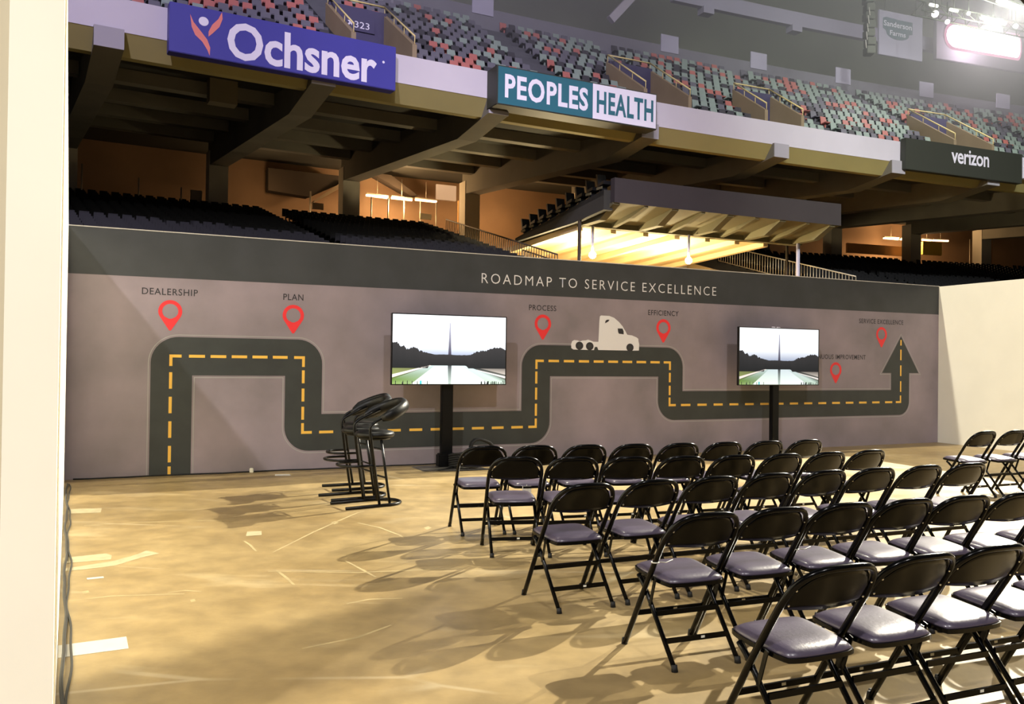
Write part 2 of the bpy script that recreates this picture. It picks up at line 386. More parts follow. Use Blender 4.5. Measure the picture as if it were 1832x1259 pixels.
# left partition, running from the mural towards the camera
pe = at_Y(105.5, 600, 2.8); pe.z = 0
pd = (A0 - pe); plen = pd.length; pu = pd.normalized(); pn = Vector((pu.y, -pu.x, 0))   # pn points into the booth
tk_ = .155
e = MB(); a, b = pe+pu*.02, A0+pu*.0
e.hexa([a, a-pn*tk_, b-pn*tk_, b], [p+Vector((0, 0, HM)) for p in (a, a-pn*tk_, b-pn*tk_, b)])
wl = e.build('wall_left', M['cream'], kind='structure', label='cream partition wall seen end on at the left')
e = MB(); a = pe-pu*.004; b = pe+pu*.02
e.hexa([a+pn*.0, a-pn*tk_, b-pn*tk_, b+pn*.0], [p+Vector((0, 0, HM)) for p in (a, a-pn*tk_, b-pn*tk_, b)]); e.build('end_cap', M['cream'], wl)
e = MB(); a = pe+pu*.10+pn*.001; b = pe+pu*.112+pn*.001
e.hexa([a, a+pn*.004, b+pn*.004, b], [p+Vector((0, 0, HM)) for p in (a, a+pn*.004, b+pn*.004, b)]); e.build('seam_strip', M['cream2'], wl)
e = MB(); a = pe-pn*tk_+pu*.06; lft = Vector((-1, .1, 0)).normalized()
b = a+lft*2.5
e.hexa([a, b, b+pu*.08, a+pu*.08], [p+Vector((0, 0, HM)) for p in (a, b, b+pu*.08, a+pu*.08)])
e.build('wall_return', M['cream2'], kind='structure', label='beige return wall at the left edge')
# right partition
cr_ = A0+mdir*LM
rdv = at_z(1832, 498.5, HM)-cr_; rdv.z = 0; rdv.normalize(); rn = Vector((-rdv.y, rdv.x, 0))
e = MB(); a, b = cr_-ndir*.0, cr_+rdv*9
e.hexa([a, b, b+rn*.12, a+rn*.12], [p+Vector((0, 0, HM+.0)) for p in (a, b, b+rn*.12, a+rn*.12)])
wr = e.build('wall_right', M['cream'], kind='structure', label='plain cream partition wall meeting the mural at right')

# ================================================================ SCREENS ON STANDS
def screen_art(parent, W, H, bright):
    """reflecting pool landscape as flat coloured facets on the screen"""
    m = bpy.data.materials.new('screen_picture'); m.use_nodes = True; nt = m.node_tree; nt.nodes.remove(nt.nodes['Principled BSDF'])
    at = nt.nodes.new('ShaderNodeAttribute'); at.attribute_name = 'Col'; em = nt.nodes.new('ShaderNodeEmission'); em.inputs[1].default_value = bright
    nt.links.new(at.outputs['Color'], em.inputs[0]); nt.links.new(em.outputs[0], nt.nodes['Material Output'].inputs[0])
    V_, Fc, Cl = [], [], []
    def P(u, v, y): return (-W/2+u*W, -.0-y, H*(1-v))
    def quad(pts, cols, layer):
        o = len(V_); V_.extend(P(u, v, .0008*layer) for u, v in pts); Fc.append(list(range(o, o+len(pts)))); Cl.append(cols if isinstance(cols, list) else [cols]*len(pts))
    white = (250, 252, 255); mist = (158, 168, 190); tree = (42, 42, 42); tree2 = (58, 56, 56)
    quad([(0, 0), (1, 0), (1, .36), (0, .36)], white, 0)
    quad([(0, .36), (1, .36), (1, .58), (0, .58)], [white, white, mist, mist], 0)
    quad([(0, .58), (1, .58), (1, .74), (0, .74)], tree, 0)
    quad([(0, .74), (.33, .72), (.0, .90)], [(120, 126, 76), (100, 98, 76), (140, 150, 92)], 1)
    quad([(.64, .72), (1, .74), (1, .86)], [(70, 66, 60), (60, 56, 50), (190, 180, 170)], 1)
    quad([(0, .74), (1, .74), (1, 1), (0, 1)], [(60, 60, 60), (60, 60, 60), (120, 120, 110), (120, 140, 70)], 0)
    # pool
    quad([(.33, .725), (.62, .725), (1, .93), (1, 1), (0, 1), (0, .93)], [(190, 205, 205), (196, 210, 212), (96, 110, 96), (196, 214, 196), (140, 164, 96), (104, 134, 60)], 2)
    quad([(.36, .735), (.60, .735), (.86, 1), (.16, 1)], [(200, 214, 216), (206, 216, 220), (238, 246, 240), (236, 246, 226)], 3)
    # pale walkways
    quad([(0, .86), (.32, .725), (.335, .73), (0, .905)], (236, 224, 214), 4)
    quad([(.74, .79), (1, .885), (1, .915), (.74, .80)], (226, 220, 214), 4)
    # tree masses
    rnd = random.Random(3)
    lt = [(0, .41), (.03, .40), (.05, .42), (.07, .46), (.10, .45), (.12, .50), (.15, .49), (.18, .46), (.21, .48), (.23, .52), (.26, .53), (.30, .55), (.36, .57), (.44, .565), (.52, .57), (.60, .575), (.68, .57), (.71, .54), (.74, .52), (.78, .51), (.80, .50), (.83, .50), (.86, .48), (.90, .46), (.94, .45), (.97, .46), (1, .49)]
    fine = []
    for (u0, v0), (u1, v1) in zip(lt[:-1], lt[1:]):
        for j in range(4): t_ = j/4; fine.append((u0+(u1-u0)*t_, v0+(v1-v0)*t_+rnd.uniform(-.012, .012)*(1 if v0 < .545 else .3)))
    lt = fine+[lt[-1]]
    for (u0, v0), (u1, v1) in zip(lt[:-1], lt[1:]): quad([(u0, v0), (u1, v1), (u1, .73 if .3 < u1 < .66 else .77), (u0, .73 if .3 < u0 < .66 else .77)], [tree2, tree2, tree, tree], 4)
    # obelisk and its reflection
    quad([(.489, .12), (.493, .09), (.497, .12), (.506, .57), (.479, .57)], [(150, 150, 172), (170, 170, 190), (150, 150, 172), (70, 66, 80), (70, 66, 80)], 5)
    quad([(.476, .73), (.509, .73), (.505, 1), (.481, 1)], [(70, 72, 76), (70, 72, 76), (176, 190, 180), (176, 190, 180)], 5)
    for k in range(26):
        u = rnd.choice((rnd.uniform(.02, .30), rnd.uniform(.76, .99))); v = .985; h = rnd.uniform(.01, .035)
        quad([(u, v-h), (u+.006, v-h), (u+.006, 1), (u, 1)], (50, 52, 48), 5)
    quad([(.235, .95), (.25, .95), (.25, 1), (.235, 1)], (70, 190, 196), 5)
    me = bpy.data.meshes.new('screen'); me.from_pydata(V_, [], Fc); ca = me.color_attributes.new('Col', 'FLOAT_COLOR', 'CORNER'); i = 0
    for f, c in zip(Fc, Cl):
        for k in range(len(f)): ca.data[i].color = (*lin(c[k]), 1); i += 1
    me.materials.append(m)
    return link('screen', me, parent, label='lit picture of a long pool and an obelisk')
def tv_stand(s, offw, z0, z1, Wd, label_tv, label_st, bright, poleW):
    base = on_wall(s, offw, 0)
    st = thing('display_stand', label_st, 'stand', base, TH, 'floor stands of the two screens')
    e = MB(); e.bbox((0, .06, 1.0), (poleW, .09, 2.0), .008); e.build('pole', M['pole'], st)
    e = MB(); e.prism([(-.48, .0), (.48, .0), (.44, .012), (-.44, .012)], -.36, .2); e.build('base_plate', M['plate'], st, label='flat grey steel floor plate')
    e = MB(); e.bbox((0, .05, .10), (poleW+.10, .16, .20), .02); e.build('pole_socket', M['pole'], st)
    e = MB(); e.bbox((0, .0, (z0+z1)/2), (.5, .035, .42), .005); e.build('mount_bracket', M['pole'], st)
    tv = thing('flat_screen', label_tv, 'television', base+Vector((0, 0, z0)), TH)
    H = z1-z0
    e = MB(); e.bbox((0, -.045, H/2), (Wd, .045, H), .006); e.build('case', M['tv'], tv)
    bz = MB(); t = .014
    bz.box((0, -.071, t/2), (Wd, .010, t)); bz.box((0, -.071, H-t/2), (Wd, .010, t)); bz.box((-Wd/2+t/2, -.071, H/2), (t, .010, H-2*t)); bz.box((Wd/2-t/2, -.071, H/2), (t, .010, H-2*t))
    bz.build('bezel', M['tv'], tv)
    a = screen_art(tv, Wd-2*t, H-2*t, bright); a.location = (0, -.0690, t)
    return tv, st
s1 = 4.935; tv1, st1 = tv_stand(s1, .42, 1.193, 2.203, 1.775, 'larger looking flat screen behind the bar stools showing a reflecting pool', 'tall black pole stand with a tangle of cables at its base', 1.7, .17)
s2 = 11.14; tv2, st2 = tv_stand(s2, .40, 1.18, 2.187, 1.835, 'flat screen beside the road arrow and the last map pins', 'tall black pole stand behind the front row of folding chairs', 1.25, .15)
for dx in (-.13, -.02):
    e = MB(); e.bbox((dx, -.05, 1.013), (.07, .03, .015), .003); e.build('top_led', M['signwhite'], tv2, label='small white LED block on the top edge')  # white blocks stand in for the LED specks of a small camera
# coil of cable at the first stand
def coil(cx, cy, r, turns, z, th, ph, squash=1.0):
    return [(cx+(r+.02*sin(3*t+ph))*cos(t), cy+squash*(r+.02*sin(3*t+ph))*sin(t), z+th*(t/(2*pi))+.02*sin(2*t+ph)) for t in [2*pi*turns*k/(turns*18) for k in range(turns*18+1)]]
cb = on_wall(s1+.20, .68, .012)
ck = thing('cable_coil', 'tangled coil of black cable heaped at the foot of a screen stand', 'cable', cb, TH)
e = MB(); e.tube(coil(-.03, .02, .20, 6, .02, .032, 0), .017, 6); e.build('loose_loop', M['rubber'], ck)
e = MB(); e.tube([(x, z*.25-.02, .24+y*1.0) for x, y, z in coil(.22, 0, .17, 5, .0, .05, 1)], .021, 6); e.build('standing_loop', M['rubber'], ck)
e = MB(); e.tube(fillet([(-.12, .1, .02), (-.3, -.05, .012), (-.55, -.16, .012), (-.3, -.3, .012), (.2, -.32, .012), (.7, -.24, .012), (1.1, -.22, .012)], .1), .009, 6); e.build('tail', M['rubber'], ck)

# ================================================================ BAR STOOLS
def make_stool():
    t = thing('bar_stool', 'x', 'stool')
    base = [(-.36, -.2, .018), (.14, -.2, .018)] + [(.14+.2*sin(pi*k/12), -.2*cos(pi*k/12), .018) for k in range(1, 12)] + [(.14, .2, .018), (-.36, .2, .018)]
    e = MB(); e.tube(base, .0165, 8); e.build('base_tube', M['black_tube'], t)
    for sgn in (-1, 1):
        p = fillet([(.02, .2*sgn, .02), (-.11, .2*sgn, .86), (.02, .2*sgn, .925), (.20, .19*sgn, 1.0)], .07)
        e = MB(); e.tube(p, .0155, 8); e.build('front_post', M['black_tube'], t)
        e = MB(); e.tube([(.16, .155*sgn, .02), (.05, .15*sgn, .72)], .0145, 8); e.build('rear_post', M['black_tube'], t)
    e = MB(); fr = [(-.045, -.2, .44), (-.20, -.2, .44)] + [(-.20-.16*sin(pi*k/12), -.2*cos(pi*k/12), .44) for k in range(1, 12)] + [(-.20, .2, .44), (-.045, .2, .44)]
    e.tube(fr, .0135, 8); e.build('footrest', M['black_tube'], t)
    for z, x in ((.30, .11), (.60, .06)):
        e = MB(); e.tube([(x, -.15, z), (x, .15, z)], .010, 6); e.build('cross_bar', M['black_tube'], t)
    def lathe(cx, cz, prof, n=28, sx=1, sy=1):
        vs = [(cx+r*sx*cos(2*pi*k/n), r*sy*sin(2*pi*k/n), cz+z) for r, z in prof for k in range(n)]; fs = []
        for i in range(len(prof)-1):
            for k in range(n): fs.append((i*n+k, i*n+(k+1) % n, (i+1)*n+(k+1) % n, (i+1)*n+k))
        return vs, fs + [list(range(n)), list(range(len(prof)*n-n, len(prof)*n))]
    e = MB(); v, f = lathe(.05, .72, [(.12, 0), (.20, .008), (.215, .03), (.20, .058), (.15, .074), (.04, .08)]); e.add(v, f, 0, True); e.build('seat', M['leather'], t)
    e = MB(); v, f = lathe(.05, .70, [(.16, 0), (.17, .01), (.17, .022)]); e.add(v, f, 0, True); e.build('seat_pan', M['black_tube'], t)
    # padded horseshoe back, rising to the rear
    path, rad = [], []
    for k in range(25):
        a = -pi*.62 + 2*pi*.62*k/24
        x = .12+.26*cos(a); y = .235*sin(a); z = .945+.115*(cos(a)+.2)
        path.append((x, y, z)); rad.append(.062*min(1, .45+1.6*min(k, 24-k)/6))
    e = MB(); e.tube(path, rad, 12, flat=.62); e.build('backrest', M['leather'], t, label='padded horseshoe back')
    return t
stool = make_stool()
sp = [((-1.50, 9.22), 'black bar stool with horseshoe back, standing farthest from the mural'),
      ((-1.74, 9.72), 'black bar stool with horseshoe back, between the two other stools'),
      ((-1.86, 10.42), 'black bar stool with horseshoe back, standing closest to the mural')]
for i, ((x, y), lb) in enumerate(sp):
    o = stool if i == 0 else copy_tree(stool)
    o.location = (x, y, 0); o.rotation_euler = (0, 0, .56 + (.04, 0, -.06)[i]); tag(o, lb, 'stool', 'three bar stools pushed together')

# ================================================================ FOLDING CHAIRS
def yb(z): return .235-.235*z/.40 if z < .40 else -.255*(z-.40)/.40
def back_pt(x, z):
    k = max(0, min(1, (z-.46)/.14)); return (x, yb(z)-.03*k*(1-(x/.216)**2), z)
def make_chair():
    t = thing('folding_chair', 'x', 'chair')
    p = [back_pt(-.216, z) for z in (.012, .12, .25, .38, .42, .50, .56)]
    for k in range(0, 21):
        a = pi*k/20; c_ = cos(a); x = -.216*(1 if c_ > 0 else -1)*abs(c_)**.62; z = .60+.190*sin(a)**.72 if sin(a) > 0 else .60
        p.append(back_pt(x, z))
    p += [back_pt(.216, z) for z in (.56, .50, .42, .38, .25, .12, .012)]
    e = MB(); e.tube(p, .0152, 8); e.build('back_frame', M['black_metal'], t)
    # back panel
    e = MB(); nu, nv = 14, 6; vs = []
    for d in (0, .012):
        for j in range(nv+1):
            for i in range(nu+1):
                u = -1+2*i/nu; x = .205*u
                top = .60+.184*max(0., 1-abs(u)**3.2)**.62; bot = .615-.014*(1-u*u)
                if abs(u) > .97: top = .66
                z = bot+(top-bot)*j/nv; q_ = back_pt(x, z); vs.append((q_[0], q_[1]+d-.004, q_[2]))
    n1 = (nu+1)*(nv+1); fs = []
    for j in range(nv):
        for i in range(nu):
            a = j*(nu+1)+i; fs.append((a, a+1, a+nu+2, a+nu+1)); fs.append((n1+a, n1+a+nu+1, n1+a+nu+2, n1+a+1))
    bd = [i for i in range(nu+1)] + [j*(nu+1)+nu for j in range(1, nv+1)] + [nv*(nu+1)+i for i in range(nu-1, -1, -1)] + [j*(nu+1) for j in range(nv-1, 0, -1)]
    for k in range(len(bd)): a, b = bd[k], bd[(k+1) % len(bd)]; fs.append((a, b, n1+b, n1+a))
    e.add(vs, fs, 0, True); e.build('backrest', M['black_metal'], t)
    for sx in (-1, 1):
        for z in (.632, .70):
            q_ = back_pt((.190*sx), z); e = MB()
            n = 8; e.add([(q_[0]+.0055*cos(2*pi*k/n), q_[1]-.010, q_[2]+.0055*sin(2*pi*k/n)) for k in range(n)] + [(q_[0], q_[1]-.014, q_[2])], [(k, (k+1) % n, n) for k in range(n)], 0, True)
            e.build('rivet', M['rivet'], t)
    # seat: padded cushion in a steel pan
    def sq(u, v, wx, wy, ex=5):
        return wx*u, wy*v
    def cushion(wf, wr, y0, y1, zb, zt, dome, n=12):
        vs, fs = [], []
        def xy(i, j):
            u, v = -1+2*i/n, -1+2*j/n
            # square to squircle
            k = 1-.11*u*u*v*v*(abs(u*v))
            u2, v2 = u*k, v*k
            y = (y0+y1)/2+v2*(y1-y0)/2; wdt = wr+(wf-wr)*(v2+1)/2
            return u2*wdt, y, u, v
        for j in range(n+1):
            for i in range(n+1):
                x, y, u, v = xy(i, j); d = max(0, (1-u**4))*max(0, (1-v**4)); vs.append((x, y, zt+dome*d**.5+.012*v))
        N = len(vs)
        for j in range(n+1):
            for i in range(n+1): x, y, u, v = xy(i, j); vs.append((x, y, zb+.012*v))
        for j in range(n):
            for i in range(n):
                a = j*(n+1)+i; fs.append((a, a+1, a+n+2, a+n+1)); fs.append((N+a, N+a+n+1, N+a+n+2, N+a+1))
        bd = list(range(n+1)) + [j*(n+1)+n for j in range(1, n+1)] + [n*(n+1)+i for i in range(n-1, -1, -1)] + [j*(n+1) for j in range(n-1, 0, -1)]
        for k in range(len(bd)): a, b = bd[k], bd[(k+1) % len(bd)]; fs.append((a, b, N+b, N+a))
        return vs, fs
    e = MB(); v, f = cushion(.196, .180, -.155, .205, .428, .438, .026); e.add(v, f, 0, True); e.build('seat', M['vinyl'], t, label='mauve grey padded vinyl seat')
    e = MB(); v, f = cushion(.202, .187, -.162, .212, .411, .430, .0); e.add(v, f, 0, False); e.build('seat_pan', M['black_metal'], t)
    for sx in (-1, 1):
        e = MB(); e.tube(fillet([(.198*sx, .12, .41), (.196*sx, .06, .36), (.192*sx, -.235, .012)], .05), .0128, 8); e.build('rear_leg', M['black_metal'], t)
        e = MB(); e.bar((.205*sx, -.06, .43), (.202*sx, -.005, .27), .006, .022); e.build('hinge_link', M['black_metal'], t)
        for (x, y) in ((.216*sx, .235), (.192*sx, -.235)):
            e = MB(); e.tube([(x, y, 0), (x, y-.004 if y > 0 else y+.006, .034)], [.0175, .0155], 8); e.build('foot_cap', M['rubber'], t)
    for y, z, w_, nm in ((-.148, .128, .190, 'rear_rung'), (-.055, .245, .190, 'upper_rung'), (.115, .205, .214, 'front_rung')):
        e = MB(); e.bar((-w_, y, z), (w_, y, z), .012, .026); e.build(nm, M['black_metal'], t)
    for y, z in ((-.148, .128), (.115, .205)):
        e = MB(); e.box((.03, y-.0065, z+.003), (.022, .002, .012)); e.build('rung_label', M['zip'], t, label='small white sticker on the rung')
    return t
chair = make_chair()
rows_px = [[(870, 797.6), (963, 797), (1049, 795), (1136, 794), (1216, 792), (1301, 791), (1377, 789), (1450, 786)],
     [(931, 817), (1032, 820), (1124, 813), (1221, 817), (1318, 813), (1407, 814), (1489, 808), (1564, 804)],
     [(1045, 864.5), (1160, 858), (1270, 852), (1377, 847), (1474, 843), (1564, 836), (1647, 829), (1725, 830)],
     [(1262, 917), (1387, 907), (1509, 900), (1623, 892), (1729, 886), (1820, 880)],
     [(1510, 1010), (1646, 991), (1788, 975)]]
ORD = ['first', 'second', 'third', 'fourth', 'fifth', 'sixth', 'seventh', 'eighth']
import numpy as np
chair_pos = []
first = True
for r, rp in enumerate(rows_px):
    P = np.array([at_z(x+(2, 2, 14, 16, 14)[r], y, .80)[:2] for x, y in rp]); k = np.arange(len(rp))
    fx = np.polyfit(k, P[:, 0], 1); fy = np.polyfit(k, P[:, 1], 2 if len(rp) > 5 else 1)
    n_ = len(rp) + (0 if r < 3 else (1 if r == 3 else 2))
    for c_ in range(n_):
        X, Y = np.polyval(fx, c_), np.polyval(fy, c_)
        ang = atan2(np.polyval(np.polyder(fy), c_), fx[0]); ang = .6*ang+.4*.37
        fwd = Vector((-sin(ang), cos(ang), 0))
        loc = Vector((X, Y, 0)) + fwd*.28
        o = chair if first else copy_tree(chair); first = False
        o.location = loc; o.rotation_euler = (0, 0, ang+random.uniform(-.02, .02))
        tag(o, f'black folding chair, {ORD[c_]} from the stool end of the {ORD[r]} row from the mural', 'chair', 'folding chairs facing the mural')
        chair_pos.append((r, c_, o))
for k, (x, y) in enumerate(((5.62, 10.15), (6.10, 10.36), (6.58, 10.58))):
    o = copy_tree(chair); ang = .42; o.location = Vector((x, y, 0))+Vector((-sin(ang), cos(ang), 0))*.28; o.rotation_euler = (0, 0, ang)
    tag(o, f'black folding chair apart by the cream wall, {ORD[k]} from the aisle', 'chair', 'folding chairs facing the mural')
# zip ties and a paper tag
def chair_at(r, c): return next(o for a, b, o in chair_pos if (a, b) == (r, c))
def on_chair(o, p): return o.matrix_basis @ Vector(p)
for (r, c, sgn, lb) in ((3, 0, -1, 'white nylon cable tie looped round the left upright of a folding chair'), (3, 2, -1, 'white nylon cable tie sticking out beside a folding chair back')):
    o = chair_at(r, c); q_ = back_pt(.216*sgn, .52)
    pts = [(q_[0]+.02*cos(t), q_[1]+.02*sin(t), q_[2]) for t in [2*pi*k/12 for k in range(13)]]
    e = MB(); e.tube([on_chair(o, p) for p in pts], .0032, 5)
    z_ = e.build('cable_tie', M['zip'], None, label=lb, cat='cable tie', group='cable ties on the chairs')
    e = MB(); e.tube([on_chair(o, p) for p in ((q_[0]+.02, q_[1], q_[2]), (q_[0]+.06, q_[1]-.01, q_[2]-.004), (q_[0]+.10, q_[1]-.01, q_[2]+.008 if sgn < 0 else q_[2]))], .0028, 5); e.build('tail', M['zip'], z_)

o = chair_at(0, 1); q_ = on_chair(o, (-.06, -.158, .345)); e = MB(); e.box((0, 0, .035), (.085, .002, .08)); e.tube([(0, 0, .075), (0, .002, .088)], .002, 4)
tg = e.build('paper_tag', M['tape'], label='white paper tag hanging under a folding chair seat in the front row', cat='tag'); tg.location = q_; tg.rotation_euler = (0, 0, o.rotation_euler.z)
# ================================================================ TAPE AND CABLES ON THE FLOOR
def strip(name, px, m, label, cat, th=.002):
    P = [at_z(x, y, 0) for x, y in px]; e = MB(); n = len(P)
    e.add([p+Vector((0, 0, .0005)) for p in P]+[p+Vector((0, 0, th)) for p in P], [list(range(n)), list(range(2*n-1, n-1, -1))]+[(i, (i+1) % n, n+(i+1) % n, n+i) for i in range(n)])
    return e.build(name, m, label=label, cat=cat)
strip('floor_tape', [(104, 1155), (226, 1139), (230, 1160), (104, 1177)], M['tape'], 'bright white tape strip lying under the cable by the left wall', 'tape')
strip('floor_tape', [(112, 998), (190, 990), (200, 994), (198, 1001), (112, 1008)], M['tape_old'], 'worn pale tape strip with a rounded end by the left wall', 'tape')
strip('floor_tape', [(112, 1018), (150, 1012), (205, 1003), (245, 992), (262, 985), (285, 990), (250, 998), (205, 1012), (150, 1019), (112, 1022)], M['tape_old'], 'torn pale strip of tape residue with ragged end', 'tape')
strip('floor_tape', [(118, 911), (182, 909), (180, 917), (118, 919)], M['tape_old'], 'short faded tape strip lying nearest the mural', 'tape')
strip('floor_tape', [(442, 951), (468, 950), (468, 957), (440, 959)], M['tape_old'], 'small square of faded tape on open floor', 'tape')
strip('floor_tape', [(155, 1034), (185, 1031), (186, 1034), (156, 1037)], M['tape'], 'tiny white tape scrap on the open floor', 'tape')
strip('floor_tape', [(492, 848.5), (518, 848), (520, 850.5), (492, 851)], M['tape'], 'narrow pale tape strip lying against the mural base', 'tape')
rc = random.Random(5)
def wcable(name, off, amp, r, ph, label, s0=.2, s1=None):
    pts = []; s = s0; s1 = s1 or plen-.4
    while s < s1: p = pe+pu*s+pn*(off+amp*sin(s*3.1+ph)+amp*.4*sin(s*7.7+ph)); pts.append((p.x, p.y, r+.002)); s += .07
    e = MB(); e.tube(pts, r, 6); return e.build(name, M['cable'], label=label, cat='cable')
wcable('floor_cable', .030, .007, .010, 0, 'dark cable snaking along the foot of the cream wall')
wcable('floor_cable', .055, .012, .007, 1.7, 'thinner cable weaving beside another along the cream wall')
pts = [on_wall(.1+.2*k, .045+.018*sin(k*.9)+.01*sin(k*2.3), .012) for k in range(30)]
e = MB(); e.tube(pts, .009, 6); e.build('floor_cable', M['rubber'], label='black cable lying along the base of the mural', cat='cable')
q_ = on_wall(2.25, .05, 0); e = MB(); e.bbox((q_.x, q_.y, .03), (.05, .04, .06), .006); e.build('plug_connector', M['zip'], label='small white plug connector at the mural base', cat='connector')

# ================================================================ THE STADIUM BOWL
CX, CY, RR = 129.656, -210.533, 278.709
def S(a, D, z): return Vector((CX+(RR+D)*sin(a/RR), CY+(RR+D)*cos(a/RR), z))
def onD(x, y, D):
    d = ray(x, y); a = d.x**2+d.y**2; b = 2*(-CX*d.x-CY*d.y); c = CX*CX+CY*CY-(RR+D)**2
    t = (-b+sqrt(b*b-4*a*c))/(2*a); return d*t+Vector((0, 0, HC))
def arc_of(p): return atan2(p.x-CX, p.y-CY)*RR
def sweep(prof, a0, a1, step=1.5, closed=True):
    """profile (D,z) swept along the arc"""
    e = MB(); n = max(1, int(round((a1-a0)/step))); m_ = len(prof); vs = []; fs = []
    for i in range(n+1):
        a = a0+(a1-a0)*i/n; vs += [S(a, D, z) for D, z in prof]
    for i in range(n):
        for k in range(m_ if closed else m_-1): p, q2 = i*m_+k, i*m_+(k+1) % m_; fs.append((p, q2, q2+m_, p+m_))
    if closed: fs += [list(range(m_)), list(range(n*m_+m_-1, n*m_-1, -1))]
    return e.add(vs, fs)
AL, AR = -166., -62.
BAYS = [-158., -150.4, -143.1, -135.7, -128.0, -120.2, -112.3, -105.2, -98.6, -91.0, -83.9, -76.5, -69.]
# upper deck edge
sweep([(0, 13.5), (0, 12.38), (.35, 12.38), (.35, 13.5)], AL, AR).build('fascia_upper', M['fascia'], kind='structure', label='pale lavender fascia band of the upper deck')
sweep([(.02, 12.38), (.55, 11.72), (.9, 11.72), (.9, 12.38)], AL, AR).build('fascia_chamfer', M['chamfer'], kind='structure', label='sloping underside edge of the upper deck with painted warm bounce')
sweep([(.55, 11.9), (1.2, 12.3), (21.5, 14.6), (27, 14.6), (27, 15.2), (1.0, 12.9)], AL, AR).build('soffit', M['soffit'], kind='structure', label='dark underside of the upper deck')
for a in BAYS:
    e = MB(); w_ = .46
    def ring(D, z0, z1): return [S(a-w_, D, z0), S(a+w_, D, z0), S(a+w_, D, z1), S(a-w_, D, z1)]
    r0, r1, r2 = ring(-.12, 11.75, 12.42), ring(3.0, 11.35, 12.5), ring(20.6, 12.6, 14.5)
    e.add(r0+r1+r2, [(0, 1, 2, 3), (0, 4, 5, 1), (1, 5, 6, 2), (2, 6, 7, 3), (3, 7, 4, 0), (4, 8, 9, 5), (5, 9, 10, 6), (6, 10, 11, 7), (7, 11, 8, 4), (8, 11, 10, 9)])
    rb = e.build('raker_beam', M['beam'], kind='structure', label='concrete raker beam under the upper deck')
    e = MB(); e.hexa([S(a-w_, -.16, 11.74), S(a+w_, -.16, 11.74), S(a+w_, -.12, 11.74), S(a-w_, -.12, 11.74)], [S(a-w_, -.16, 12.42), S(a+w_, -.16, 12.42), S(a+w_, -.12, 12.42), S(a-w_, -.12, 12.42)])
    e.build('end_face', M['beamend'], rb, label='lavender end face of the beam')
    e = MB(); c_ = .5
    e.hexa([S(a-c_, 20, 8.5), S(a+c_, 20, 8.5), S(a+c_, 21, 8.5), S(a-c_, 21, 8.5)], [S(a-c_, 20, 13.4), S(a+c_, 20, 13.4), S(a+c_, 21, 13.4), S(a-c_, 21, 13.4)])
    e.build('column', M['column'], kind='structure', label='square concrete column at the concourse')
for i in range(len(BAYS)-1):
    for D, zz, h in ((5.2, 12.25, .45), (10.0, 12.75, .5), (14.6, 13.25, .5), (18.6, 13.6, .5)):
        sweep([(D, zz), (D+.5, zz), (D+.5, zz+h+.4), (D, zz+h+.4)], BAYS[i]+.5, BAYS[i+1]-.5, 2.5).build('cross_beam', M['beam'], kind='structure', label='cross beam between two raker beams')
# upper terrace with its rows of seats
NR, RD_, RZ = 13, .78, .53
prof = []
for k in range(NR): prof += [(.35+k*RD_, 13.0+k*RZ), (.35+(k+1)*RD_, 13.0+k*RZ)]
DT, ZT = .35+NR*RD_, 13.0+NR*RZ
prof += [(DT, ZT-.6), (.35, 12.5)]
sweep([(DT, ZT-.6), (DT, ZT+.95), (DT+.3, ZT+.95), (DT+.3, ZT-.6)], AL, AR).build('parapet_upper', M['parapet'], kind='structure', label='grey parapet wall behind the top row of the terrace')
sweep([(DT+.3, ZT-.3), (24, ZT-.3), (24, ZT), (DT+.3, ZT)], AL, AR).build('concourse_floor_upper', M['terrace'], kind='structure', label='upper concourse slab')
sweep([(24, 15.3), (24, 44), (24.5, 44), (24.5, 15.3)], AL, AR, 3).build('wall_upper', M['olive'], kind='structure', label='dim olive back wall above the terrace')

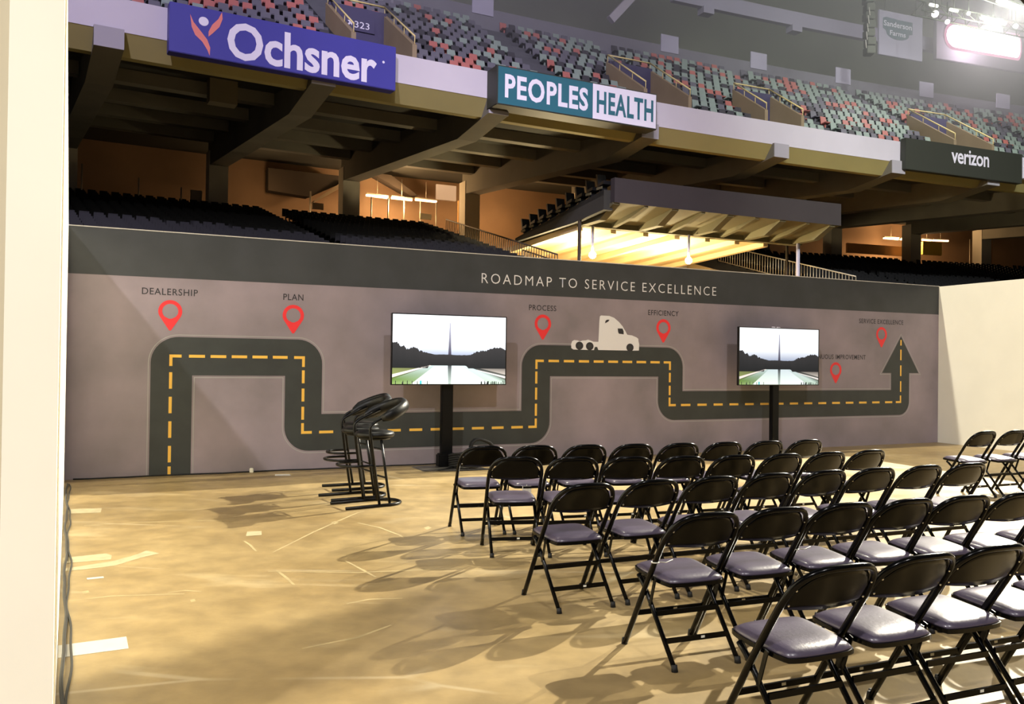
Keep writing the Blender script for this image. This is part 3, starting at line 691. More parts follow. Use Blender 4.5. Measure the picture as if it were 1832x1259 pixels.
# ---- portals in the terrace
ports = []
def portal(xpx, ypx, width, depth, label, number=None, lit=True):
    a = arc_of(onD(xpx, ypx, 2.0)); ports.append((a, width, depth))
    t = thing('terrace_portal', label, 'portal', S(a, 1.2, 13.0+RZ), -(a/RR))
    h0 = .95
    # local frame: x along the arc, y outward, z up
    rise = RZ/RD_
    for s in (-1, 1):
        x = s*width/2; e = MB()
        e.hexa([(x-.1, 0, -.3), (x+.1, 0, -.3), (x+.1, depth, -.3), (x-.1, depth, -.3)], [(x-.1, 0, h0), (x+.1, 0, h0), (x+.1, depth, h0+depth*rise), (x-.1, depth, h0+depth*rise)])
        e.build('side_wall', M['beige'], t)
        e = MB(); p0, p1 = (x, 0, h0+.35), (x, depth, h0+depth*rise+.35)
        e.tube([p0, p1], .04, 6)
        for k in range(4): f_ = k/3; e.tube([(x, depth*f_, h0+depth*rise*f_), (x, depth*f_, h0+depth*rise*f_+.35)], .022, 5)
        e.build('handrail', M['railyellow'], t)
    e = MB(); e.box((0, depth-.1, (h0+depth*rise)/2-.1), (width, .2, h0+depth*rise+.2)); e.build('end_wall', M['slate'], t)
    e = MB(); e.box((0, depth/2, .02), (width-.2, depth, .06)); e.build('landing', M['dark'], t)
    e = MB(); e.tube([(-width/2, depth, h0+depth*rise+.35), (width/2, depth, h0+depth*rise+.35)], .04, 6); e.build('top_rail', M['railyellow'], t)
    e = MB(); e.box((width/2+.06+.06, .9, .45), (.02, 1.6, .2)); e.build('wall_strip', M['signwhite'], t)
    if number:
        e = MB(); e.box((0, depth-.24, 2.62), (1.5, .06, .55)); sg = e.build('number_sign', M['slate'], t)
        lettering(number, -.18, .50, 2.48, 2.76, depth-.28, M['signwhite'], sg, 'number')
        e = MB(); y = depth-.28
        e.add([(-.52, y, 2.54), (-.47, y, 2.49), (-.33, y, 2.65), (-.38, y, 2.70)], [(0, 1, 2, 3)]); e.add([(-.50, y, 2.74), (-.29, y, 2.74), (-.29, y, 2.54)], [(0, 1, 2)]); e.build('arrow', M['signwhite'], sg)
    return t
portal(676, 86, 2.6, 3.6, 'beige stair portal with yellow rails and a numbered sign above the blue sign', '323')
portal(1178, 160, 2.6, 3.4, 'beige stair portal above the white half of the teal sign')
portal(1385, 203, 2.4, 2.6, 'low beige stair portal above the bare fascia')
portal(1722, 252, 3.0, 3.4, 'beige stair portal with long rails above the black sign', None)

# ---- the terrace itself, cut out at the portals
def terrace_part(a0, a1, cut=None):
    p = list(prof)
    if cut:
        D1 = 1.2+cut; p = [q2 for q2 in prof[:-2] if q2[0] < 1.2] + [(1.2, 13.25), (D1, 13.25)]
        k1 = next(k for k in range(NR) if .35+(k+1)*RD_ > D1); p += [(D1, 13.0+k1*RZ)] + prof[2*k1+1:]
    sweep(p, a0, a1).build('terrace_upper', M['terrace'], kind='structure', label='stepped grey concrete terrace of the upper deck')
a_ = AL
for pa_, pw_, pd_ in ports:
    terrace_part(a_, pa_-pw_/2-.1); terrace_part(pa_-pw_/2-.1, pa_+pw_/2+.1, pd_); a_ = pa_+pw_/2+.1
terrace_part(a_, AR)
# ---- seats
def seat_mesh(name, m, small=False):
    e = MB()
    b = MB(); 
    e.hexa([(-.22, .10, .38), (.22, .10, .38), (.22, .14, .38), (-.22, .14, .38)], [(-.19, .21, .84), (.19, .21, .84), (.19, .24, .84), (-.19, .24, .84)])
    e.hexa([(-.21, -.20, .40), (.21, -.20, .40), (.21, .12, .36), (-.21, .12, .36)], [(-.21, -.22, .45), (.21, -.22, .45), (.21, .12, .42), (-.21, .12, .42)])
    e.hexa([(-.03, .0, 0), (.03, .0, 0), (.03, .1, 0), (-.03, .1, 0)], [(-.03, .0, .38), (.03, .0, .38), (.03, .1, .38), (-.03, .1, .38)])
    return e.mesh(name, m), e
cols = ['salmon', 'mint', 'grey', 'dark']
SM = {c: seat_mesh('stadium_chair', M[c])[0] for c in cols}
tmpl = seat_mesh('x', M['grey'])[1]
rs = random.Random(11)
cand = []
AIS = [-152., -141.2, -131.5, -124., -115.2, -106., -95.5, -84., -74.]
for k in range(NR):
    a = AL+.5
    D = .35+k*RD_+.50; z = 13.0+k*RZ; cnt = 0
    while a < AR:
        a += .54
        if any(abs(a-q2) < .6 for q2 in AIS): cnt = 0; continue
        cnt += 1
        if any(abs(a-pa) < pw/2+.25 and 1.0 < D < 1.2+pdp+.35 for pa, pw, pdp in ports): continue
        p = S(a, D, z); u, v = proj(p+Vector((0, 0, .6)))
        if not (60 < u < 1900 and -60 < v < 400): continue
        zone = .5+.5*sin(a*.21+k*.13)+.25*sin(a*.9)*cos(k*.8)
        r_ = rs.random(); lt = max(0, min(1, (u-450)/750))
        if r_ < .08+.17*max(0, zone): c = 'salmon'
        elif r_ < .40+.35*lt: c = 'mint' if rs.random() < .30+.5*lt else 'grey'
        elif r_ < .86: c = 'grey'
        else: c = 'dark'
        infr = 108 < u < 1830 and 2 < v
        cand.append((p.length if infr else 999, p, a, c, k, u, cnt))
cand.sort(key=lambda t: t[0])
CNAME = {'salmon': 'salmon pink', 'mint': 'pale mint', 'grey': 'mid grey', 'dark': 'charcoal'}
def nth(n): return str(n)+('th' if 10 <= n % 100 <= 20 else {1: 'st', 2: 'nd', 3: 'rd'}.get(n % 10, 'th'))
ORD += ['ninth', 'tenth', 'eleventh', 'twelfth', 'thirteenth']
def section(u):
    return ('left of the blue sign' if u < 300 else 'above the coral logo figure' if u < 400 else 'above the blue sign' if u < 690 else 'beside the teal sign box' if u < 880 else
            'above the teal half sign' if u < 1045 else 'above the white half sign' if u < 1180 else 'above the long bare fascia' if u < 1615 else 'above the black sign')
st_ = MB()
for i, (d, p, a, c, k, u, cnt) in enumerate(cand):
    rz = -(a/RR)
    if i < 300:
        o = link('stadium_chair', SM[c], loc=p, label=f'{CNAME[c]} stadium seat, {ORD[k]} terrace row, {nth(cnt)} from the aisle, {section(u)}', cat='seat', group='seats of the upper terrace'); o.rotation_euler = (0, 0, rz)
    else:
        cs, sn = cos(rz), sin(rz)
        st_.add([(p.x+cs*x-sn*y, p.y+sn*x+cs*y, p.z+zz) for x, y, zz in tmpl.v], tmpl.f, cols.index(c))
st_.build('terrace_seat_rows', [M[c] for c in cols], kind='stuff', label='farther rows of mixed salmon, mint and grey stadium seats', cat='seats')

# ---- blocks on the parapet and the top band
for n, (x, y) in enumerate(((862, 6), (1196, 66), (1355, 89), (1506, 112), (1655, 128), (1792, 150))):
    p = onD(x, y, DT+.1); a = arc_of(p); e = MB(); h = .78; w_ = .62
    e.hexa([S(a-w_, DT-.05, ZT+.55), S(a+w_, DT-.05, ZT+.55), S(a+w_, DT-.001, ZT+.55), S(a-w_, DT-.001, ZT+.55)], [S(a-w_, DT-.05, ZT+1.6), S(a+w_, DT-.05, ZT+1.6), S(a+w_, DT-.001, ZT+1.6), S(a-w_, DT-.001, ZT+1.6)])
    e.build('parapet_panel', M['panel_lilac'], label=['lilac white panel on the grey parapet far behind the teal sign', 'lilac panel on the parapet behind the white half sign', 'lilac panel on the parapet behind the low portal', 'lilac panel on the parapet below the speaker line', 'lilac panel on the parapet below the hanging square sign', 'lilac panel on the parapet below the lit pink strip'][n], cat='panel', group='panels along the parapet')
pa, pb = onD(1205, -8, 13), onD(1560, 52, 13); a0, a1 = arc_of(pa), arc_of(pb)
zt_ = (pa.z+pb.z)/2
sweep([(13, zt_-.55), (13, zt_+.42), (13.4, zt_+.42), (13.4, zt_-.55)], a0, AR).build('fascia_top', M['panel_lilac'], kind='structure', label='pale band of the topmost balcony')
for x, y in ((1267, 20), (1425, 52)):
    a = arc_of(onD(x, y, 13)); e = MB(); e.hexa([S(a-.4, 12.9, zt_-.95), S(a+.4, 12.9, zt_-.95), S(a+.4, 13.6, zt_-.95), S(a-.4, 13.6, zt_-.95)], [S(a-.4, 12.9, zt_-.5), S(a+.4, 12.9, zt_-.5), S(a+.4, 13.6, zt_-.5), S(a-.4, 13.6, zt_-.5)])
    e.build('bracket_block', M['panel_lilac'], label='small pale block under the topmost band, above the '+('first' if x < 1300 else 'second')+' lilac panel from the strut', cat='bracket', group='blocks under the topmost band')
e = MB(); e.bar(onD(1092, 36, 12), onD(1150, -26, 12), .35, .5); e.build('diagonal_strut', M['fascia'], label='pale diagonal strut rising above the grey parapet', cat='strut')

# ================================================================ SIGNS ON THE FASCIA
def sign(name, pL, pR, D, z0, z1, depth, m, label):
    L, R_ = onD(*pL, D), onD(*pR, D); v = Vector((R_.x-L.x, R_.y-L.y, 0)); W = v.length; rz = atan2(v.y, v.x)
    t = thing(name, label, 'sign', (L.x, L.y, z0), rz)
    e = MB(); e.bbox((W/2, depth/2, (z1-z0)/2), (W, depth, z1-z0), .02); e.build('board', m, t)
    return t, W, z1-z0
t, W, H = sign('fascia_sign', (302.7, 57), (708, 133), -.55, 11.86, 13.55, .5, M['blue'], 'blue fascia sign reading Ochsner with a coral figure logo')
k_ = W/406
def sxz(u, v):   # sign picture coordinates in the first crop, following its slant
    return (u-770)/(1800-770)*W, H*(1-(v-(40+(240-40)*(u-770)/1030))/(215-19*(u-770)/1030))
lettering('Ochsner', W*.232, W*.905, H*.075, H*.84, -.006, M['signwhite'], t, bold=.024, space=.98)
flat([(sxz(909, 126)[0]+.165*cos(2*pi*k/20), sxz(909, 126)[1]+.155*sin(2*pi*k/20)) for k in range(20)], -.006, M['signwhite'], 'logo_head', t, 'white dot head of the logo')
flat([sxz(*p) for p in ((853, 95), (868, 130), (895, 165), (925, 205), (938, 240), (936, 275), (926, 250), (905, 215), (875, 185), (860, 150))], -.006, M['coral'], 'logo_arm', t, 'coral swoosh of the logo')
flat([sxz(*p) for p in ((985, 85), (988, 115), (975, 150), (950, 175), (930, 192), (930, 170), (945, 140), (970, 115))], -.006, M['coral'], 'logo_arm', t, 'coral swoosh of the logo')
flat([(W*.938+.05*cos(2*pi*k/12), H*.60+.05*sin(2*pi*k/12)) for k in range(12)], -.006, M['signwhite'], 'trademark_dot', t)

t, W, H = sign('fascia_sign', (889, 167), (1175, 212), -.95, 11.90, 13.5, .95, M['signdark'], 'teal and white boxed sign reading Peoples Health')
m_ = W*.575; b_ = .05
flat([(b_, b_), (m_, b_), (m_, H-b_), (b_, H-b_)], -.004, M['teal'], 'teal_panel', t, 'teal half of the sign')
flat([(m_, b_), (W-b_, b_), (W-b_, H-b_), (m_, H-b_)], -.004, M['signwhite'], 'white_panel', t, 'white half of the sign')
lettering('PEOPLES', W*.045, W*.545, H*.20, H*.80, -.008, M['signwhite'], t, bold=.03, space=1.1)
lettering('HEALTH', W*.60, W*.975, H*.20, H*.80, -.008, M['teal'], t, bold=.03, space=1.1)
t, W, H = sign('fascia_sign', (1620, 290), (1829, 308), -.4, 11.95, 13.62, .35, M['signdark'], 'black fascia sign with the white word verizon')
lettering('verizon', W*.375, W*.70, H*.40, H*.74, -.006, M['signwhite'], t, bold=.018, space=.95, ref='x')
t, W, H = sign('fascia_sign', (1831, 308), (1990, 325), -.3, 12.3, 13.5, .3, M['signwhite'], 'white fascia sign cut by the frame beyond the black sign')

# ================================================================ LOWER BOWL
BK = .26
def bz(D): return 9.55-BK*(19.5-D)
aL = arc_of(onD(945, 465, 6)); aR = arc_of(onD(1475, 498, 6))
def bowl_profile():
    p = []; n = 22
    for k in range(n):
        D0 = 19.9-(n-k)*.82; p += [(D0, bz(D0+.5)), (D0+.82, bz(D0+.5))]
    return p + [(19.9, 9.6), (27, 9.6), (27, 8.8), (19.9-n*.82, 0)]
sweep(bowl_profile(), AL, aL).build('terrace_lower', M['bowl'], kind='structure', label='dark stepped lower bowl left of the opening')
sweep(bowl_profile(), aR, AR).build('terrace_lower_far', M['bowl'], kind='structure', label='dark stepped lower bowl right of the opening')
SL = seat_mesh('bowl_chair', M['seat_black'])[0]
cand = []
for k in range(22):
    D = 19.9-(22-k)*.82+.5; z = bz(D); a = AL; cnt = 0
    while a < AR:
        a += .54
        if aL-.4 < a < aR+.4: cnt = 0; continue
        if min(abs(a-q2) for q2 in (-140.2, -122.5, -104., -92, -82)) < .6: cnt = 0; continue
        cnt += 1
        p = S(a, D, z); u, v = proj(p+Vector((0, 0, .9)))
        if not (110 < u < 1840): continue
        lim = 404+.0683*(u-120)
        if v > lim+4: continue
        cand.append((p.length, p, a, 22-k, u, cnt))
cand.sort(key=lambda t: t[0]); st_ = MB()
for i, (d, p, a, k, u, cnt) in enumerate(cand):
    rz = -(a/RR)
    if i < 300: 
        sec = 'under the coral logo figure' if u < 400 else 'under the blue sign' if u < 650 else 'beside the tunnel railing' if u < 960 else 'beyond the bright railing'
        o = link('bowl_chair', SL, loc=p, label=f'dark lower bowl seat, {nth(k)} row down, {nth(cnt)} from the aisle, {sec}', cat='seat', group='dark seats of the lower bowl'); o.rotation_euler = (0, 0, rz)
    else:
        cs, sn = cos(rz), sin(rz); st_.add([(p.x+cs*x-sn*y, p.y+sn*x+cs*y, p.z+zz) for x, y, zz in tmpl.v], tmpl.f)
st_.build('bowl_seat_rows', M['seat_black'], kind='stuff', label='farther rows of dark stadium seats in the lower bowl', cat='seats')

# ---- concourse behind the lower bowl
sweep([(26.5, 9.4), (26.5, 15), (27, 15), (27, 9.4)], AL, AR, 3).build('wall_concourse', M['warmwall'], kind='structure', label='warm lit concourse back wall')
def fixture(x0, y0, x1, y1, D, label):
    p, q2 = onD(x0, y0, D), onD(x1, y1, D); t = thing('strip_light', label, 'light', p, 0, 'fluorescent strips in the concourse')
    e = MB(); e.bar((0, 0, 0), q2-p, .16, .12); e.build('tube', M['tube_lit'], t)
    e = MB(); e.bar((0, 0, .11), q2-p+Vector((0, 0, .11)), .24, .08); e.build('housing', M['steel'], t)
    e = MB(); c_ = (q2-p)*.5; e.tube([c_+Vector((0, 0, .1)), c_+Vector((0, 0, 13.9-(p.z+c_.z)))], .02, 5); e.build('hanger', M['steel'], t)
for n, (x0, y0, x1, y1) in enumerate(((655, 349, 694, 354), (700, 354, 737, 358), (743, 357, 781, 361), (1581, 426, 1607, 428), (1611, 428, 1621, 429), (1650, 429, 1666, 430), (1669, 430, 1696, 431))):
    fixture(x0, y0, x1, y1, 24, ['glowing fluorescent strip next to the grey column below the blue sign', 'middle of three glowing strips over the thin posts', 'glowing strip next to the white notice board', 'long glowing strip above the orange lit counter', 'short glowing strip above the end of the lit counter', 'short glowing strip above the mustard board', 'long glowing strip above the mustard board'][n])
for nm, (x, y), wt in (('concourse_glow_west', (715, 350), 420), ('concourse_glow_mid', (900, 372), 170), ('concourse_glow_east', (1630, 424), 380), ('concourse_glow_far', (480, 330), 45)):
    ld = bpy.data.lights.new(nm, 'POINT'); ld.energy = wt*3; ld.color = (1, .62, .30); ld.shadow_soft_size = .4
    o = bpy.data.objects.new(nm, ld); col.objects.link(o); o.location = onD(x, y, 23)-Vector((0, 0, .3))
# side piers with warm light painted into their colour, and boxes along the concourse
def slab(name, x0, x1, y0, y1, D, m, label, cat, group=None, th=.2):
    a, b = onD(x0, y1, D), onD(x1, y1, D); z1_ = onD((x0+x1)/2, y0, D).z; z0_ = max(9.55, onD((x0+x1)/2, y1, D).z) if D > 19.5 else onD((x0+x1)/2, y1, D).z
    v = Vector((b.x-a.x, b.y-a.y, 0)); t = MB(); nn = Vector((-v.y, v.x, 0)).normalized()*th
    a.z = b.z = 0; Z = Vector((0, 0, 1))
    t.hexa([a+Z*z0_, b+Z*z0_, b+nn+Z*z0_, a+nn+Z*z0_], [a+Z*z1_, b+Z*z1_, b+nn+Z*z1_, a+nn+Z*z1_])
    return t.build(name, m, label=label, cat=cat, group=group)
M['orange'] = mat('painted_warm_light', (216, 158, 92), .8, var=.1, scale=1)  # orange colour stands in for warm concourse light on these parts
slab('pier', 341, 361, 340, 384, 20.5, M['beige'], 'tan side pier beside the grey column above the dark seats', 'pier')
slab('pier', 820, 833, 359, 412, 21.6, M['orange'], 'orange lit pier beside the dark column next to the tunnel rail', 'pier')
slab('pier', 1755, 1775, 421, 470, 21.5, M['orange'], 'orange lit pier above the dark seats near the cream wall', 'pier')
slab('counter_box', 559, 579, 363, 374, 22, M['beige'], 'small pale box on the concourse by the tan stair edge', 'box', 'pale boxes on the concourse')
slab('counter_box', 752, 772, 382, 392, 22, M['beige'], 'small pale box on the concourse among the thin posts', 'box', 'pale boxes on the concourse')
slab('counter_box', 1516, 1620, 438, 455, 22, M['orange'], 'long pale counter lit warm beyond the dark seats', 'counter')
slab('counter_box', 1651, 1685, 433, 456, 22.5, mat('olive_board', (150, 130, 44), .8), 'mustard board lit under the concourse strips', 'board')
slab('hanging_banner', 1205, 1225, 292, 310, 9, M['orange'], 'small orange lit bracket plate under the deck beside a beam', 'plate')
slab('hanging_speaker', 375, 425, 134, 184, 4, mat('speaker_beige', (104, 96, 76), .8), 'square beige loudspeaker hung below the blue sign', 'speaker', None, .6)
slab('wall_monitor', 781, 816, 331, 358, 25.5, M['signwhite'], 'white notice board with dark shapes on the concourse', 'board')
# railings on the concourse
def post(x, y0, y1, D, r=.03):
    p, q2 = onD(x, y1, D), onD(x, y0, D); q2.x, q2.y = p.x, p.y; return p, q2
for n, (x, y0, y1) in enumerate(((146, 293, 330), (248, 318, 340), (324, 335, 350))):
    p, q2 = post(x, y0, y1, 19.8); p.z = min(p.z, 9.4); e = MB(); e.tube([p, q2], .045, 6); e.build('rail_post', M['steel'], label=['tall pale rail post above the dark seats beside the cream wall', 'pale rail post midway along the top of the dark seats', 'pale rail post close to the tan side pier'][n], cat='post', group='rail posts behind the dark seats')
for n, (x, y0, y1) in enumerate(((555, 342, 372), (664, 352, 388), (694, 354, 390), (723, 357, 392), (752, 360, 395), (780, 362, 400), (1735, 428, 460))):
    p, q2 = post(x, y0, y1, 23); p.z = 9.58; e = MB(); e.tube([p, q2], .05, 6); e.build('rail_post', M['steel'], label='thin steel post on the concourse '+['by the tan stair edge', 'under the strip next to the grey column', 'second from the grey column', 'third from the grey column', 'fourth from the grey column', 'next to the notice board', 'near the orange lit pier'][n], cat='post', group='thin posts on the concourse')

# ================================================================ RAISED SEATING AND THE TUNNEL UNDER IT
aF0 = arc_of(onD(1100, 318, 2)); aF1 = arc_of(onD(1505, 363, 2))
aU0 = arc_of(onD(1040, 401, 5)); aU1 = arc_of(onD(1382, 434, 5))
rsn = 'raised_stand'
sweep([(2, 9.12), (2, 10.3), (2.35, 10.3), (2.35, 9.12)], aF0, aF1).build('stand_front_wall', M['frontwall'], kind='structure', label='mauve grey front wall of the raised seating')
e = sweep([(2.02, 9.12), (2.02, 9.20), (5.3, 8.75), (5.3, 8.62)], aF0, aF1); e.build('stand_soffit', M['rib'], kind='structure', label='lit sloping soffit under the raised front wall')
sweep([(5.0, 8.40), (5.0, 8.68), (5.5, 8.68), (5.5, 8.40)], aU0, aF1).build('stand_edge_beam', M['rib'], kind='structure', label='long edge beam over the tunnel mouth')
n_ = 9
for k in range(n_):
    a = aF0+(aF1-aF0)*(k+.1)/(n_-.6); e = MB(); w_ = .12 if k % 2 else .2
    dp = .62 if k % 2 == 0 else .3
    e.add([S(a+s*w_, D, z) for s in (-1, 1) for D, z in ((2.1, 9.14), (2.1, 9.05), (3.3, 8.95-dp*.8), (5.1, 8.42), (5.1, 8.72))], [(0, 1, 2, 3, 4), (9, 8, 7, 6, 5), (0, 5, 6, 1), (1, 6, 7, 2), (2, 7, 8, 3), (3, 8, 9, 4), (4, 9, 5, 0)])
    e.build('bracket', M['rib'], kind='structure', label='concrete bracket under the raised front wall')
# tunnel ceiling with radial ribs
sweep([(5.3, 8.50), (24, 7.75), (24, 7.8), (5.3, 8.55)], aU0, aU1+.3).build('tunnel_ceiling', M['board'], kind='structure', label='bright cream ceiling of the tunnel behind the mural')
for k in range(7):
    a = aU0+.15+(aU1-aU0-.3)*k/6; e = MB(); w_ = .16
    e.hexa([S(a-w_, 5.4, 8.22), S(a+w_, 5.4, 8.22), S(a+w_, 24, 7.47), S(a-w_, 24, 7.47)], [S(a-w_, 5.4, 8.51), S(a+w_, 5.4, 8.51), S(a+w_, 24, 7.76), S(a-w_, 24, 7.76)])
    e.build('ceiling_rib', M['board'], kind='structure', label='cream rib running back along the tunnel ceiling')
sweep([(24, 0), (24, 8.2), (24.4, 8.2), (24.4, 0)], aL, aR).build('wall_tunnel', M['board'], kind='structure', label='back wall of the tunnel')
for a, nm in ((aL, 'wall_tunnel_side'), (aR, 'wall_tunnel_side_far')):
    s_ = -.3 if a == aL else .3; e = MB()
    e.add([S(a+d, D, z) for d in (0, s_) for D, z in ((2, 0), (24, 0), (24, 9.5), (19.5, 8.9), (2, 4.6))], [(0, 1, 2, 3, 4), (9, 8, 7, 6, 5)]+[(i, i+5, (i+1) % 5+5, (i+1) % 5) for i in range(5)])
    e.build(nm, M['warmwall'] if a == aL else M['board'], kind='structure', label='side wall of the tunnel opening')
# sloping side of the raised stand with its row of seats in profile
aS = aF0-.35
e = MB(); prof = [(2.4, 9.75), (11.8, 8.55), (11.8, 8.35), (5.2, 8.55), (2.4, 8.8)]
e.add([S(aS+d, D, z) for d in (0, .5) for D, z in prof], [(0, 1, 2, 3, 4), (9, 8, 7, 6, 5)]+[(i, i+5, (i+1) % 5+5, (i+1) % 5) for i in range(5)])
e.build('stand_side', M['soffit'], kind='structure', label='dark sloping side of the raised seating')
sweep([(2.4, 9.75), (11.8, 8.55), (11.8, 8.45), (2.4, 9.5)], aS, aF1).build('stand_deck', M['soffit'], kind='structure', label='sloping deck of the raised seating')
e = MB()
e.hexa([(-.24, -.04, .12), (.24, -.04, .12), (.24, .06, .12), (-.24, .06, .12)], [(-.24, .14, .92), (.24, .14, .92), (.24, .26, .92), (-.24, .26, .92)])
e.hexa([(-.24, -.42, .36), (.24, -.42, .36), (.24, .02, .30), (-.24, .02, .30)], [(-.24, -.46, .52), (.24, -.46, .52), (.24, .02, .44), (-.24, .02, .44)])
e.hexa([(-.2, -.1, 0), (.2, -.1, 0), (.2, .0, 0), (-.2, .0, 0)], [(-.2, -.1, .3), (.2, -.1, .3), (.2, .0, .3), (-.2, .0, .3)])
SB = e.mesh('club_seat', M['seat_black']); e2 = MB(); e2.box((-.26, -.1, .2), (.03, .5, .12)); SBa = e2.mesh('armrest', M['rib'])
for k in range(9):
    D = 2.9+k*1.0; p = S(aS+.25, D, 9.75-(D-2.4)*.1277)
    o = link('club_seat', SB, loc=p, label=f'black folding seat in the raised side row, {ORD[k]} from the front wall', cat='seat', group='side row of the raised seating'); o.rotation_euler = (0, 0, -(aS/RR))
    link('armrest', SBa, o)
# poles and work lamps under the edge beam
for x, y in ((1060, 456), (1232, 466)):
    p = onD(x, y, 4.8); t = thing('work_lamp', 'blazing work lamp at the tunnel mouth '+('below the pale pole' if x < 1100 else 'beside the bright railing'), 'lamp', p)
    e = MB(); n = 12; vs = [(.19*sin(pi*j/6)*cos(2*pi*k/n), .19*sin(pi*j/6)*sin(2*pi*k/n), .19*cos(pi*j/6)) for j in range(7) for k in range(n)]
    e.add(vs, [(j*n+k, (j+1)*n+k, (j+1)*n+(k+1) % n, j*n+(k+1) % n) for j in range(6) for k in range(n)], 0, True); e.build('bulb', M['lamp_lit'], t)
    e = MB(); e.tube([(0, 0, .17), (0, 0, 8.4-p.z)], .07, 6); e.build('stem', M['panel_lilac'], t)
    ld = bpy.data.lights.new('work_lamp_glow', 'POINT'); ld.energy = 3200; ld.color = (1, .80, .46); ld.shadow_soft_size = .3
    o = bpy.data.objects.new('work_lamp_glow', ld); col.objects.link(o); o.location = S(arc_of(p), 8.5, 6.4)
for x, y in ((1037, 403), (1408, 436), (1428, 430)):
    p = onD(x, y, 4.7 if x != 1408 else 6.5); e = MB(); e.tube([(p.x, p.y, 0), (p.x, p.y, 8.6)], .09 if x != 1428 else .11, 8); e.build('support_pole', M['panel_lilac'] if x == 1428 else M['darkrail'], label={1037: 'dark slim support pole at the left end of the edge beam', 1408: 'thin support pole behind the bright railing', 1428: 'pale lavender support pole in front of the bright railing'}[x], cat='pole')
# railings down both sides of the opening
def railing(label, a, D0, D1, h, spacing, m, zoff=.0):
    t = thing('stair_railing', label, 'railing', S(a, D1, bz(D1)+zoff), 0); o_ = S(a, D1, bz(D1)+zoff)
    def Pt(D, hh): return S(a, D, bz(D)+zoff+hh)-o_
    e = MB(); e.tube([Pt(D0, h), Pt(D1, h)], .04, 6); e.build('top_rail', m, t)
    e = MB(); e.tube([Pt(D0, .12), Pt(D1, .12)], .03, 6); e.build('bottom_rail', m, t)
    n = int((D1-D0)/spacing); me = None
    for k in range(n+1):
        D = D0+(D1-D0)*k/n
        if me is None: b = MB(); b.tube([(0, 0, .12), (0, 0, h)], .022 if spacing < .3 else .03, 5); me = b.mesh('baluster', m)
        link('baluster', me, t, loc=Pt(D, 0))
railing('dark railing with upright bars beside the dark seats at the tunnel edge', aL+.25, 3.5, 17.5, 1.25, .26, M['darkrail'])
railing('bright railing with pale upright bars at the far tunnel edge', aR-.3, 3.2, 16, 1.25, .26, M['steel'])
railing('lower railing section with pale bars along the tunnel edge', aL+1.2, 3.5, 9.0, 1.05, .3, M['darkrail'], -.35)

# ================================================================ RIGGING AT UPPER RIGHT
p = onD(1612, 98, 9.0); L = onD(1573, 96, 9.0); R_ = onD(1651, 97, 9.0); z1_ = onD(1612, 24, 9).z
v = R_-L; t = thing('hanging_sign', 'white square hanging sign with a slate badge reading Sanderson Farms', 'sign', (L.x, L.y, min(L.z, R_.z)), atan2(v.y, v.x)); W = Vector((v.x, v.y)).length; H = z1_-min(L.z, R_.z)
e = MB(); e.bbox((W/2, .1, H/2), (W, .15, H), .02); e.build('board', M['panel_lilac'], t)
bp_ = [(W*.08, H*.83), (W*.16, H*.86), (W*.45, H*.84), (W*.76, H*.84), (W*.76, H*.56), (W*.68, H*.54)]+[(W*.42+W*.26*cos(-pi*k/10), H*.52-H*.14*sin(pi*k/10)) for k in range(11)]+[(W*.14, H*.56), (W*.08, H*.60)]
flat(bp_, .015, M['badge'], 'badge', t, 'slate badge')
lettering('Sanderson', W*.10, W*.74, H*.66, H*.78, .010, M['signwhite'], t, bold=.012)
lettering('Farms', W*.24, W*.60, H*.47, H*.58, .010, M['signwhite'], t, bold=.012)
for dx in (.15, .85):
    e = MB(); e.tube([(W*dx, .1, H), (W*dx, .1, H+14)], .03, 5); e.build('hanger', M['truss'], t)
# lit ribbon board
L = onD(1676, 104, 11); R_ = onD(1840, 112, 11); v = R_-L; W = Vector((v.x, v.y)).length
t = thing('ribbon_board', 'dark board with a blown out pink white lit strip', 'screen', (L.x, L.y, L.z), atan2(v.y, v.x)); H = onD(1750, 30, 11).z-L.z
e = MB(); e.bbox((W/2, .2, H/2), (W, .3, H), .03); e.build('board', M['parapet'], t)
e = MB(); x0, x1, z0, z1 = W*.10, W*.90, H*.28, H*.74; r_ = (z1-z0)/2
e.prism([(x0+r_-r_*sin(pi*k/8), (z0+z1)/2+r_*cos(pi*k/8)) for k in range(9)]+[(x1-r_*.4+r_*.4*sin(pi*k/8), (z0+z1)/2-r_*cos(pi*k/8)) for k in range(9)], -.05, .03); e.build('lit_strip', M['led_lit'], t, label='glowing pink white strip')
e = MB(); g_ = .18; e.prism([(x0-g_+r_-r_*sin(pi*k/8), (z0+z1)/2+(r_+g_)*cos(pi*k/8)) for k in range(9)]+[(x1+g_-r_*.4+r_*.4*sin(pi*k/8), (z0+z1)/2-(r_+g_)*cos(pi*k/8)) for k in range(9)], -.01, .04); e.build('strip_halo', emis('pink_halo', (250, 176, 206), 1.0), t, label='pink glow halo painted round the strip')  # added emissive sheet imitating the glow spreading round the strip
for dx in (.2, .8):
    e = MB(); e.tube([(W*dx, .2, H), (W*dx, .2, H+14)], .04, 5); e.build('hanger', M['truss'], t)
